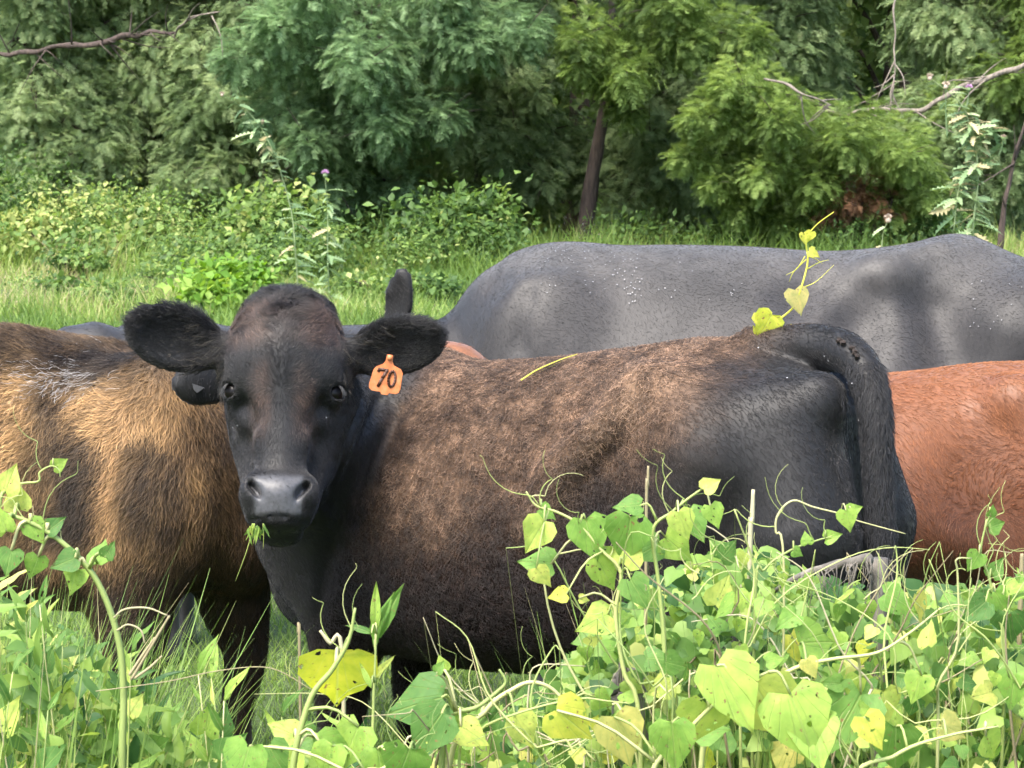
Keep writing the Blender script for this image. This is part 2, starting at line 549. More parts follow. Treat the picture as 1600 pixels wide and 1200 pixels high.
# ---- the heifer in the middle: walking away to the left, head turned back to the lens
def heifer():
    fr = Frame((.545, 4.05), 147)                 # u = 0 at the tail head, facing left and away
    L = fr
    HP = at(442, 601, 4.06)                      # between the eyes
    Mh, Oh = head_frame(HP, (1, .06, 0.0), (0.0, -.40, -.92))
    hs = .97
    fd = Field(grid_axis(-.86, .98, .0125, ((-.80, -.10, .0058),)), grid_axis(3.72, 5.05, .0125, ((3.85, 4.26, .0058),)), grid_axis(-.02, 1.30, .0125, ((.74, 1.28, .0058),)))
    fd.loft(L(0, 0, 0), L.f, L.l, [
        (-.10, 1.03, .84, .08), (-.05, 1.09, .74, .15), (.05, 1.135, .64, .195), (.18, 1.148, .565, .225), (.36, 1.125, .50, .265),
        (.58, 1.095, .47, .295), (.78, 1.085, .468, .285), (.95, 1.10, .485, .245), (1.08, 1.075, .52, .19), (1.18, .98, .56, .11)], .04)
    for e in (-1, 1):
        # haunch, hind leg
        leg(fd, [L(.13, e*.12, .93), L(.20, e*.165, .64), L(.05, e*.145, .47), L(-.055, e*.14, .40), L(-.02, e*.14, .22), L(.01, e*.14, .075)], [.165, .115, .065, .050, .036, .042])
        fd.chain([L(-.01, e*.105, 1.0), L(-.055, e*.125, .80), L(-.045, e*.135, .62), L(-.03, e*.14, .46)], [.095, .115, .088, .055], .05)
        fd.ell(L(-.085, e*.095, 1.055), (.04, .04, .045), k=.05)               # pin bone
        fd.ell(L(.23, e*.175, 1.055), (.07, .045, .05), np.array([L.f, L.l, [0, 0, 1]]), k=.07)   # hook bone
        # shoulder, foreleg
        fd.ell(L(1.02, e*.165, .82), (.15, .085, .24), np.array([L.f, L.l, [0, 0, 1]]), k=.07)
        leg(fd, [L(1.04, e*.15, .72), L(.97, e*.15, .56), L(.99, e*.135, .36), L(.99, e*.13, .21), L(1.0, e*.13, .075)], [.12, .085, .052, .036, .042])
    fd.chain([L(.23, .185, 1.055), L(.31, .235, .985), L(.385, .268, .90), L(.42, .28, .80)], [.030, .030, .030, .02], .05)   # ridge from the hip down the flank
    fd.chain([L(.20, .30, .95), L(.24, .33, .80)], [.015, .02], .09, None, None, True)   # flank hollow behind it
    fd.chain([L(.86, .29, .98), L(.83, .335, .75), L(.86, .32, .60)], [.02, .026, .026], .09, None, None, True)   # behind the shoulder
    for e in (-1, 1): fd.chain([L(.14, e*.15, .60), L(.26, e*.17, .55)], [.09, .08], .06)     # flank fold
    fd.ell(L(1.13, .0, .66), (.13, .115, .17), np.array([L.f, L.l, [0, 0, 1]]), k=.08)        # brisket
    # neck bending round to the camera
    C0, C1, C2 = L(1.06, .02, .84), np.array([-.385, 4.48, .885]), np.array([-.405, 4.27, .965])
    fd.chain([L(.93, 0, .82), C0, C1, C2, Oh - Mh[1] * .11 + Mh[2] * .02], [.23, .195, .155, .125, .10], .07, ((0, 0, 1), 1.22), 14)
    fd.chain([L(1.10, 0, .60), np.array([-.385, 4.56, .67]), np.array([-.385, 4.34, .80]), Oh - Mh[1] * .15 - Mh[2] * .06], [.10, .075, .055, .05], .07, None, 10)   # dewlap
    # tail head and tail
    fd.chain([L(.10, 0, 1.135), L(-.04, 0, 1.14), L(-.125, .035, 1.12), L(-.172, .065, 1.05), L(-.192, .080, .90), L(-.205, .082, .70), L(-.20, .07, .50), L(-.19, .055, .36)],
             [.040, .043, .036, .030, .026, .023, .021, .030], .012, None, 34)
    for a, b_, c_, r_ in (((590, 625), (560, 700), (525, 800), .010), ((562, 620), (535, 700), (515, 790), .011), ((625, 640), (590, 720), (560, 820), .008), ((520, 850), (505, 905), (500, 960), .012)):
        fd.chain([fd.hit(*a), fd.hit(*b_), fd.hit(*c_)], [r_ * .6, r_, r_ * .6], .022, None, 10, True)       # folds of the turned neck
    W = add_head(fd, Mh, Oh, hs)
    # ears
    ear_ax = [(W(-.104, -.085, .090), at(200, 508, 4.13)), (W(.104, -.085, .085), at(692, 526, 4.16))]
    add_ear(fd, *ear_ax[0], (.25, -1, -.1), .128, thick=.021)
    add_ear(fd, *ear_ax[1], (-.05, -1, -.35), .118, thick=.021)
    def ear_dist(P):
        r = None
        for a, b in ear_ax:
            ba = b - a; t = np.clip((P - a) @ ba / (ba @ ba), 0, 1); d = np.linalg.norm(P - a - t[:, None] * ba, axis=1)
            r = d if r is None else np.minimum(r, d)
        return r
    V, F = fd.mesh(); N = vertex_normals(V, F)
    root = empty('cow', tuple(L(.5, 0, 0)))
    tag(root, 'dark brown heifer with orange ear tag turning its black face to the camera', 'cow', 'cattle in the pasture')
    body = mesh_obj('body', V, F, M_coatslick, root)
    # regions
    def region(P):
        u, v, z = fr.inv(P)
        q = (P - Oh) @ Mh.T / hs
        ear = ear_dist(P) < .088
        head = (((np.abs(q[:, 0]) < .15) & (q[:, 1] > -.19) & (q[:, 2] > -.32) & (P[:, 0] < -.1)) | ear).astype(float)
        w = fbm(P, 5, 3) - .5
        mid = sstep(.02, .30, u + .25 * w + .10 * sstep(.9, 1.12, z)) * (1 - sstep(1.02, 1.14, u + .15 * w)) * (1 - head)
        mid = mid * sstep(-.05, .05, P[:, 0] + .19 + (1.05 - z) * .42 + .12 * w)
        up = sstep(.62, 1.10, z + .35 * w)
        return u, v, z, q, head, mid, up
    def colours(P):
        u, v, z, q, head, mid, up = region(P)
        big, fine = fbm(P, 7, 11), fbm(P, 45, 5, 2)
        blk = np.array([.0075, .0070, .0078])
        brn = lerp3([.020, .010, .007], [.36, .225, .145], up ** 1.5 * (.50 + .5 * big) * (.45 + .85 * fine))
        c = lerp3(np.broadcast_to(blk, brn.shape), brn, mid * np.clip(.66 + .7 * (fine - .5) + .6 * (big - .45), 0, 1))
        # paler tan line along the hip ridge
        a, b_ = fr(.23, .25, 1.06), fr(.42, .30, .80); t_ = np.clip((P - a) @ (b_ - a) / ((b_ - a) @ (b_ - a)), 0, 1); dl = np.linalg.norm(P - a - t_[:, None] * (b_ - a), axis=1)
        c = lerp3(c, np.broadcast_to(np.array([.24, .155, .10]), c.shape), np.exp(-(dl / .035) ** 2) * (.25 + .6 * fine))
        # reddish patches on the forehead and beside the nose
        ax_ = np.abs(q[:, 0])
        fh = head * (sstep(.05, .10, q[:, 2]) * sstep(.125, .085, ax_) * (.25 + .75 * sstep(.012, .05, ax_)) * sstep(.20, .14, q[:, 2]) + .8 * sstep(.008, .035, ax_) * sstep(.075, .045, ax_) * sstep(-.13, -.06, q[:, 2]) * sstep(.06, -.02, q[:, 2]))
        c = lerp3(c, np.broadcast_to(np.array([.085, .052, .038]), c.shape), np.clip(fh * (.05 + 1.2 * fine), 0, .65))
        return c
    skin = colours(V) * .55
    u, v, z, q, head, mid, up = region(V)
    nose = head * sstep(.050, .040, np.abs(q[:, 0])) * sstep(-.03, .0, q[:, 1]) * sstep(-.270, -.258, q[:, 2]) * sstep(-.178, -.198, q[:, 2])
    skin = lerp3(skin, np.broadcast_to(np.array([.050, .051, .056]), skin.shape), nose)
    point_attr(body.data, 'coat', skin, 'FLOAT_COLOR'); point_attr(body.data, 'wet', nose - 1.0 * mid)
    # --- curly body coat
    vis = sstep(.25, .4, z) * (1 - .92 * head)
    vis *= np.where(N @ np.array([.1, -1, .35]) > -.25, 1, .12)
    P, n = sample_surface(V, F, N, 150000, vis)
    u, v, z, q, head, mid, up = region(P)
    flow = -fr.f * .55 + np.array([0, 0, -1.0]) * (.45 + .5 * sstep(1.1, .8, z))[:, None]
    rot = (np.stack([vnoise(P, 26, a) - .5 for a in (0, 40, 80)], 1)) * (2.2 * mid)[:, None]
    c = colours(P); j = .30 + 1.9 * RNG.random((len(P), 1)) ** 2.2
    fur('coat', P, n, flow + rot, .012 + .007 * mid, .00042 + .00012 * mid, c * j * 1.15, c * .35, M_hair, root, lift=.20 + .12 * mid, curl=.03 + .13 * mid, wave=8, messy=.22, pts=6)
    # --- tail hair
    u, v, z = fr.inv(V); tv = ((u < -.125) & (np.abs(v - .07) < .06) & (z > .3) & (z < 1.12)).astype(float)
    P, n = sample_surface(V, F, N, 14000, tv)
    fur('tail_hair', P, n, np.array([0, 0, -1.0]) + .35 * n, .024, .00045, np.array([.012, .012, .014]) * (.6 + RNG.random((len(P), 1))), np.array([.004, .004, .005]), M_hairslick, body, lift=.28, curl=.04, wave=4)
    # --- face: short hair lying away from the whorl between the eyes
    u, v, z, q, head, mid, up = region(V)
    wt = head * (1 - nose) * np.where(N[:, 1] < .35, 1, .1)
    P, n = sample_surface(V, F, N, 60000, wt)
    _, _, _, q, _, _, _ = region(P)
    wx, wz = q[:, 0], q[:, 2] + .02
    below = sstep(.02, -.03, wz)
    wz = wz + .03 * (vnoise(P, 30, 5) - .5); fx = np.tanh((wx + .012 * (vnoise(P, 45, 9) - .5)) / .010) * (.35 + 2.5 * np.abs(wx)); fz = -1.0 + 1.55 * sstep(-.025, .025, wz)
    top = sstep(.10, .17, q[:, 2]); fz = fz * (1 - top) - .7 * top * 0 + top * .2
    flow = fx[:, None] * Mh[0] + fz[:, None] * Mh[2]
    c = colours(P)
    ln = .008 + .016 * sstep(.06, .15, q[:, 2]) + .006 * sstep(-.08, .0, q[:, 2]) * sstep(.06, .0, np.abs(wx)) - .003 * sstep(-.15, -.2, q[:, 2])
    rot = (np.stack([vnoise(P, 40, a) - .5 for a in (0, 40, 80)], 1)) * (.9 + 1.2 * top)[:, None]
    fur('face_hair', P, n, flow + rot, ln, .00042, c * (.5 + 3.2 * RNG.random((len(P), 1)) ** 3), c * .6, M_hairslick, body, lift=.16 + .3 * top, curl=.03 + .05 * top, wave=5, messy=.12)
    # --- long hair inside and round the ears, lashes
    earw = (ear_dist(V) < .085).astype(float) * (np.abs(q_all(V, Oh, Mh, hs)[:, 0]) > .112)
    P, n = sample_surface(V, F, N, 9000, earw)
    _, _, _, q, _, _, _ = region(P)
    sx = np.sign(q[:, 0])
    dist = np.abs(q[:, 0]) - .10
    flow = sx[:, None] * np.array([1.0, 0, 0]) + np.array([0, 0, 1.0]) * (.25 - .9 * RNG.random((len(P), 1)))
    ln = np.where(dist < .09, .030, .008)
    pale = (RNG.random(len(P)) < .12)[:, None]
    c = np.where(pale, np.array([.10, .085, .065]), np.array([.010, .009, .009])) * (.5 + RNG.random((len(P), 1)))
    fur('ear_hair', P, n, flow, ln, .00035, c, c * .5, M_hair, body, lift=.35, curl=.03, wave=3, messy=.3)
    lp, ln_ = [], []
    for e in (-1, 1):
        for i in range(60):
            a = -.9 + 1.8 * i / 59
            lp.append(W(e * (.113 - .006 * a * a), -.030 + .012 * a, .0105 - .004 * abs(a))); ln_.append(norm(e * Mh[0] + Mh[1] * .6))
    lp, ln_ = np.array(lp), np.array(ln_)
    fur('eyelashes', lp, ln_, np.sign(lp[:, :1] - Oh[0]) * Mh[0] * .8 - .75 * Mh[2] + .2 * Mh[1], .022, .0003, np.array([.05, .05, .05]), np.array([.01, .01, .01]), M_hair, body, lift=.5, messy=.15)
    eyes(W, Mh, hs, body, mat=M_eye)
    return dict(root=root, V=V, F=F, N=N, W=W, M=Mh, O=Oh, fr=fr)

def q_all(V, O, M, s): return (V - O) @ M.T / s

A = heifer()

def beast(name_label, fr, st, S, forelegs, hindlegs, neck, dewlap, head, ears, h, hooks=None, extra=None, tail=True, egg=.2, group='cattle in the pasture', mat=None, detail=False, fine=()):
    """a whole animal from its stations; S = size factor of the bones, legs given as local (u, z) joints per side"""
    L = fr
    ends = [L(st[0][0] - .3, 0, 0), L(st[-1][0] + .1, 0, 0)] + [np.asarray(p) for p in neck] + ([head[1] + head[0][2] * -.3 * head[2], head[1] + head[0][1] * .2 * head[2]] if head else []) + [np.asarray(t) for e in ears for t in e[:2]]
    lo, hi = np.min(ends, 0) - .42, np.max(ends, 0) + .42
    zmax = max(max(r[1] for r in st) + .12, max(e[2] for e in ends[2:]) + .2)
    fd = Field(grid_axis(lo[0], hi[0], h), grid_axis(lo[1], hi[1], h), grid_axis(-.03, zmax, h))
    fd.loft(L(0, 0, 0), L.f, L.l, st, .04, egg)
    B3 = np.array([L.f, L.l, [0, 0, 1]])
    for e, js in hindlegs:
        leg(fd, [L(u, e * v * S, z) for u, v, z in js], np.array([.165, .115, .065, .050, .036, .042]) * S)
        hu, hz = js[0][0], js[0][2]
        fd.chain([L(hu - .14*S, e*.105*S, hz + .07*S), L(hu - .185*S, e*.125*S, hz - .13*S), L(hu - .17*S, e*.135*S, hz - .31*S)], np.array([.095, .115, .085]) * S, .05)
    for e, js in forelegs:
        leg(fd, [L(u, e * v * S, z) for u, v, z in js], np.array([.12, .085, .052, .036, .042]) * S)
        fd.ell(L(js[0][0] - .01, e*.165*S, js[0][2] + .10*S), np.array((.15, .085, .24)) * S, B3, k=.07)
    for ex in (extra or []):
        if callable(ex): ex(fd)
        else: fd.ell(ex[0], ex[1], B3, ex[2], ex[3])
    if tail:
        u0, z0 = st[0][0], st[0][1]
        fd.chain([L(u0 + .12, 0, z0 + .07), L(u0, 0, z0 + .08), L(u0 - .06, 0, z0 - .02), L(u0 - .06, 0, z0 - .3), L(u0 - .04, 0, z0 - .65)], [.045, .045, .038, .03, .035], .03, None, 20)
    npt, nr = neck, None
    fd.chain([p for p in neck], [r for r in dewlap[0]], .07, ((0, 0, 1), 1.2), 14)
    if len(dewlap) > 1: fd.chain(dewlap[1], dewlap[2], .06, None, 10)
    W = None
    if head:
        W = add_head(fd, head[0], head[1], head[2], detail=detail)
    for b, t, f, w in ears: add_ear(fd, b, t, f, w, thick=.022)
    V, F = fd.mesh(); N = vertex_normals(V, F)
    root = empty('cow', tuple(L(.5, 0, 0)))
    tag(root, name_label, 'cow', group)
    body = mesh_obj('body', V, F, mat or M_coat, root)
    if head: eyes(W, head[0], head[2], body, r=.02, mat=M_eye)
    return dict(root=root, V=V, F=F, N=N, body=body, fr=fr)

def paint(b, fn, k=.6):
    point_attr(b['body'].data, 'coat', fn(b['V']) * k, 'FLOAT_COLOR'); point_attr(b['body'].data, 'wet', np.zeros(len(b['V'])))

def seen(N, d=(0, -1, .4)): return np.where(N @ norm(np.array(d)) > -.2, 1.0, .08)

# ---- the shaggy brown one at the left: facing right, its head behind the heifer's
def shaggy():
    fr = Frame((-1.90, 4.86), 4)          # u = 0 at the tail head (far out of the picture to the left)
    L = fr
    st = [(-.10, 1.06, .82, .08), (-.02, 1.13, .72, .16), (.15, 1.16, .62, .22), (.40, 1.14, .53, .28), (.65, 1.14, .50, .30), (.82, 1.128, .50, .285), (.97, 1.085, .50, .25), (1.10, 1.03, .53, .22), (1.22, .96, .58, .18), (1.33, .86, .62, .12)]
    hl = [(-1, [(.13, .12, .93), (.2, .165, .64), (.05, .145, .47), (-.055, .14, .4), (-.02, .14, .22), (.01, .14, .075)]), (1, [(.13, .12, .93), (.24, .165, .64), (.12, .145, .47), (.02, .14, .4), (.06, .14, .22), (.09, .14, .075)])]
    fl = [(1, [(1.08, .15, .74), (1.03, .16, .58), (1.05, .16, .37), (1.04, .16, .21), (1.05, .16, .075)]), (-1, [(1.16, .15, .74), (1.23, .12, .60), (1.28, .10, .38), (1.26, .10, .22), (1.26, .10, .075)])]
    pol = at(395, 585, 5.02)
    Mh, Oh = head_frame(np.array([-.48, 5.0, .80]), (-.25, -.95, 0), (.62, .12, -.77))
    neck = [L(1.0, 0, .80), L(1.14, 0, .79), np.array([-.64, 4.97, .80]), Oh - Mh[1] * .12 + Mh[2] * .05]
    ear = (at(400, 575, 4.70), at(268, 606, 4.62), (.2, 1, .1), .118)
    b = beast('shaggy golden brown cow standing at the left edge, its head hidden behind the heifer', fr, st, 1.0, fl, hl, neck,
              ([.23, .20, .15, .11], [L(1.28, 0, .66), L(1.38, 0, .72), np.array([-.47, 5.0, .72])], [.13, .09, .05]),
              (Mh, Oh, .9), [ear], .0115,
              extra=[(L(1.25, -.09, .58), (.085, .075, .18), .05, False), (L(1.05, .155, .56), (.085, .07, .17), .05, False), (L(1.10, .17, .80), (.13, .10, .26), .05, False), (L(.86, .31, .74), (.05, .06, .20), .06, True)])
    def colr(P):
        u, v, z = fr.inv(P)
        big, fine = fbm(P, 5, 7), fbm(P, 38, 9, 2)
        dark = np.array([.010, .009, .010])
        gold = lerp3([.060, .030, .016], [.68, .42, .19], np.clip(1.6 * (big - .18), 0, 1) * (.45 + .95 * fine))
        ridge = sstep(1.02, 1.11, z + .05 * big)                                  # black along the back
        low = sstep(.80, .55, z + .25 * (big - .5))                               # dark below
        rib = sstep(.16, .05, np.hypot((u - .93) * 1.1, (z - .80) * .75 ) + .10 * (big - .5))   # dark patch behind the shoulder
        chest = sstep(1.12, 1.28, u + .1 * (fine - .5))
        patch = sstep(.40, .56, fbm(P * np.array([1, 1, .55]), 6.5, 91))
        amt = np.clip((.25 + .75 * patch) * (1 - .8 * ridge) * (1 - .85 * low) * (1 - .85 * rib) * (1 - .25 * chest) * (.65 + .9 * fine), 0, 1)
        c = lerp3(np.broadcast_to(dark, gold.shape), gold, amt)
        brown = np.array([.060, .030, .017])
        c = lerp3(c, np.broadcast_to(brown, c.shape), np.clip((.30 * low + .45 * chest) * (fine * 1.5), 0, 1))
        band = np.exp(-((u - (1.015 + .12 * (z - .8))) / .028) ** 2) * sstep(.62, .72, z) * sstep(1.02, .95, z)
        c = lerp3(c, np.broadcast_to(np.array([.55, .33, .15]), c.shape), band * .8)
        back = sstep(1.30, 1.36, u) * 0
        h = np.linalg.norm(P - ear[1], axis=1); e = (ear_d(P) < .052) & (P[:, 1] < 4.75)
        c[e] = np.array([.008, .008, .009])
        return c
    def ear_d(P):
        a, t = ear[0], ear[1]; ba = t - a; s = np.clip((P - a) @ ba / (ba @ ba), 0, 1)
        return np.linalg.norm(P - a - s[:, None] * ba, axis=1)
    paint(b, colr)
    V, F, N = b['V'], b['F'], b['N']
    wt = sstep(.15, .3, V[:, 2]) * seen(N) * np.where(V[:, 0] < -1.5, .03, 1) * np.where(ear_d(V) < .07, .4, 1)
    P, n = sample_surface(V, F, N, 95000, wt)
    u, v, z = fr.inv(P)
    flow = -fr.f * (.75 - .75 * sstep(.95, 1.25, u))[:, None] + np.array([0, 0, -1.0]) * (.35 + .6 * sstep(1.05, .85, z) + .4 * sstep(1.0, 1.2, u))[:, None]
    rot = np.stack([vnoise(P, 16, a) - .5 for a in (0, 40, 80)], 1) * 1.5
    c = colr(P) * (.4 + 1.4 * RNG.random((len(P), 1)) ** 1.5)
    wisp = (np.exp(-((u - .90) / .09) ** 2 - ((z - 1.03) / .03) ** 2) * .25 > RNG.random(len(P))); c[wisp] = [.55, .53, .52]  # glints on the coat, painted in as pale hair colour
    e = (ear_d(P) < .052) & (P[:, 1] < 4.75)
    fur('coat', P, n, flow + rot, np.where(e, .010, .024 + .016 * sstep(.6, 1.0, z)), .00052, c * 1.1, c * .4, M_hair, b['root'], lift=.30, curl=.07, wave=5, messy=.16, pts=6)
    return b
B = shaggy()

# ---- the big grey-black cow behind, grazing towards the left
def grey_cow():
    fr = Frame((1.45, 5.66), 180)         # u = 0 at the tail head, right of the picture
    L = fr
    st = [(-.12, 1.18, .92, .10), (-.02, 1.25, .82, .20), (.12, 1.285, .74, .27), (.28, 1.345, .66, .29), (.42, 1.318, .60, .33), (.60, 1.300, .56, .37), (.85, 1.312, .54, .385), (1.10, 1.315, .54, .37), (1.30, 1.305, .55, .32), (1.45, 1.262, .58, .26), (1.56, 1.185, .64, .20), (1.63, 1.06, .70, .14)]
    hl = [(e, [(.16, .12, 1.05), (.25, .165, .74), (.07, .145, .54), (-.055, .14, .46), (-.02, .14, .25), (.01, .14, .08)]) for e in (-1, 1)]
    fl = [(e, [(1.38, .15, .84), (1.30, .15, .66), (1.33, .14, .42), (1.33, .14, .24), (1.34, .14, .08)]) for e in (-1, 1)]
    Mh, Oh = head_frame(np.array([-.55, 5.55, .84]), (.15, .98, 0), (-.35, -.1, -.93))
    neck = [L(1.34, 0, .96), L(1.50, 0, .91), np.array([-.28, 5.60, .90]), Oh - Mh[1] * .12 + Mh[2] * .05]
    ear = (np.array([-.305, 5.48, 1.06]), at(630, 418, 5.46), (-.4, -1, 0), .085)
    def folds(fd):
        for a, b_, c_, r_ in (((800, 402), (765, 455), (742, 530), .009), ((850, 410), (825, 470), (812, 540), .005), ((735, 440), (722, 490), (715, 530), .006)):
            fd.chain([fd.hit(*a), fd.hit(*b_), fd.hit(*c_)], [r_ * .4, r_, r_], .05, None, 10, True)
        h = fd.hit(1378, 432); fd.ell(h + np.array([0, .012, 0]), (.075, .05, .042), None, .06)          # near hip bone
        fd.chain([h + np.array([0, .03, .01]), fd.hit(1470, 400) + np.array([0, .02, 0])], [.03, .025], .06)
        fd.chain([fd.hit(1345, 500), fd.hit(1310, 570)], [.03, .045], .12, None, None, True)      # hollow flank
        fd.chain([fd.hit(1270, 440), fd.hit(1240, 470)], [.008, .008], .10, None, None, True)
        fd.chain([fd.hit(1460, 480), fd.hit(1480, 560)], [.015, .02], .12, None, None, True)
    b = beast('big grey-black cow with bony hips standing behind the heifer, its back covered in flies', fr, st, 1.18, fl, hl, neck,
              ([.28, .21, .16, .13], [L(1.56, 0, .72), np.array([-.30, 5.6, .76])], [.12, .08]), (Mh, Oh, 1.1), [ear], .013, extra=[folds], mat=M_coatslick, egg=.34)
    def colr(P):
        big, fine = fbm(P, 4, 21), fbm(P, 30, 22, 2)
        c = lerp3([.014, .0132, .0132], [.047, .043, .041], np.clip(1.8 * (big - .25), 0, 1) * (.4 + .9 * fine))
        z = P[:, 2]
        back_sheen = sstep(1.18, 1.30, z) * np.clip(.3 + fine, 0, 1)  # sheen along the back, painted as a paler coat colour
        c = lerp3(c, np.broadcast_to(np.array([.10, .095, .09]), c.shape), .5 * back_sheen)
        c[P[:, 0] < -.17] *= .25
        return c
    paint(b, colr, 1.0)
    V, F, N = b['V'], b['F'], b['N']
    wt = np.where(V[:, 2] > .85, 1, .02) * seen(N) * np.where(V[:, 0] > 1.6, .05, 1)
    P, n = sample_surface(V, F, N, 90000, wt)
    e = ((P[:, 0] < -.20)); ez = e & (P[:, 2] > 1.02)
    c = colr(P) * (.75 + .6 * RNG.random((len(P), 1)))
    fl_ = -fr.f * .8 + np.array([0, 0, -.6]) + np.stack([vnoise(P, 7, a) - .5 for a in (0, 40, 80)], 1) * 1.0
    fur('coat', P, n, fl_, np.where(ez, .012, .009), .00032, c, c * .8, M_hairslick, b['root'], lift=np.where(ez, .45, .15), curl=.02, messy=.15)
    b['colr'] = colr
    return b
C = grey_cow()

# ---- the red one between the heifer's rump and the grey cow
def red_cow():
    fr = Frame((1.34, 4.90), 180)
    L = fr
    st = [(-.10, .93, .74, .07), (-.03, 1.0, .68, .14), (.08, 1.045, .62, .20), (.25, 1.055, .565, .235), (.42, 1.035, .545, .265), (.62, 1.02, .53, .275), (.80, 1.02, .53, .26), (.95, 1.00, .54, .22), (1.10, .93, .57, .18), (1.20, .85, .60, .12)]
    hl = [(e, [(.13, .12, .86), (.20, .165, .60), (.06 + .06 * e, .145, .44), (-.05 + .06 * e, .14, .38), (-.02 + .06 * e, .14, .2), (.01 + .06 * e, .14, .075)]) for e in (-1, 1)]
    fl = [(e, [(1.03, .15, .70), (.96, .15, .54), (.98, .135, .35), (.98, .13, .2), (.99, .13, .075)]) for e in (-1, 1)]
    Mh, Oh = head_frame(np.array([-.135, 4.99, .875]), (.1, .98, 0), (-.62, .0, -.78))
    neck = [L(.98, 0, .82), L(1.14, -.01, .80), np.array([.02, 4.97, .83]), Oh - Mh[1] * .12 + Mh[2] * .04]
    b = beast('red-brown cow between the heifer and the grey cow at the right edge', fr, st, .95, fl, hl, neck, ([.20, .175, .13, .10], [L(1.12, 0, .62), np.array([-.02, 4.97, .80])], [.10, .06]), (Mh, Oh, .82), [], .0145,
              extra=[(L(.235, .165, .985), (.06, .05, .05), .07, False), (L(.345, .29, .86), (.05, .05, .10), .10, True), (L(.30, .30, .735), (.035, .04, .05), .07, True)], mat=M_coat)
    def colr(P):
        u, v, z = fr.inv(P)
        big, fine = fbm(P, 6, 31), fbm(P, 36, 32, 2)
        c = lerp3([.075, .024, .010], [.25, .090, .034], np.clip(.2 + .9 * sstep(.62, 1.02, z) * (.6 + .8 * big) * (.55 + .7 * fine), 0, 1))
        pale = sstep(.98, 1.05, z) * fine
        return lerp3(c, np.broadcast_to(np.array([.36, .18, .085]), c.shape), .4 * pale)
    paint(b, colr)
    V, F, N = b['V'], b['F'], b['N']
    wt = np.where(V[:, 0] > .55, 1, .04) * seen(N) * sstep(.1, .3, V[:, 2])
    P, n = sample_surface(V, F, N, 45000, wt)
    wh = L(.30, .25, .745)                                 # hair whorl on the flank
    d = P - wh; r = np.linalg.norm(d, axis=1, keepdims=True)
    k = np.exp(-(r / .13) ** 2)
    flow = (-fr.f * .6 + np.array([0, 0, -.7])) * (1 - k) + d / np.maximum(r, .01) * 1.3 * k + np.stack([vnoise(P, 10, a) - .5 for a in (0, 40, 80)], 1) * .9
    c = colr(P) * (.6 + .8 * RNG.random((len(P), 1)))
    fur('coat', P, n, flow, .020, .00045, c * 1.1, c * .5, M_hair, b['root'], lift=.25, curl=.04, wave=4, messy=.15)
    return b
R_ = red_cow()

# ---- the black calf further back, only its back and poll above the others
def black_calf():
    fr = Frame((-.18, 6.75), 178)
    L = fr
    st = [(-.10, .95, .76, .07), (-.03, 1.0, .68, .14), (.08, 1.045, .62, .20), (.25, 1.055, .565, .235), (.42, 1.05, .545, .265), (.60, 1.045, .53, .275), (.74, 1.05, .53, .25), (.88, 1.05, .54, .21), (1.0, .99, .57, .17), (1.08, .90, .60, .12)]
    hl = [(e, [(.13, .12, .86), (.20, .165, .60), (.06, .145, .44), (-.05, .14, .38), (-.02, .14, .2), (.01, .14, .075)]) for e in (-1, 1)]
    fl = [(e, [(.93, .15, .70), (.86, .15, .54), (.88, .135, .35), (.88, .13, .2), (.89, .13, .075)]) for e in (-1, 1)]
    Mh, Oh = head_frame(np.array([-1.28, 6.62, .84]), (.2, .98, 0), (-.6, -.2, -.78))
    neck = [L(.9, 0, .84), L(1.0, 0, .85), np.array([-1.20, 6.70, .88]), Oh - Mh[1] * .12 + Mh[2] * .04]
    ear = (Oh + Mh[2] * .08 - Mh[1] * .06 + np.array([.02, -.08, .02]), at(225, 552, 6.5), (.1, -1, .2), .10)
    b = beast('small black calf far behind the heifer, only its back and poll showing', fr, st, .95, fl, hl, neck, ([.20, .175, .13, .10],), (Mh, Oh, .85), [ear], .018, mat=M_coatslick)
    paint(b, lambda P: np.broadcast_to(np.array([.02, .02, .022]), P.shape) * (.5 + fbm(P, 20, 3)[:, None]), 1.0)
    V, F, N = b['V'], b['F'], b['N']
    P, n = sample_surface(V, F, N, 9000, np.where(V[:, 2] > .9, 1, .05) * seen(N))
    fur('coat', P, n, -fr.f * .8 + np.array([0, 0, -.5]) + np.zeros_like(P), .014, .0005, np.array([.03, .03, .033]) * (.5 + RNG.random((len(P), 1))), np.array([.01, .01, .01]), M_hairslick, b['root'], lift=.25)
    return b
E_ = black_calf()
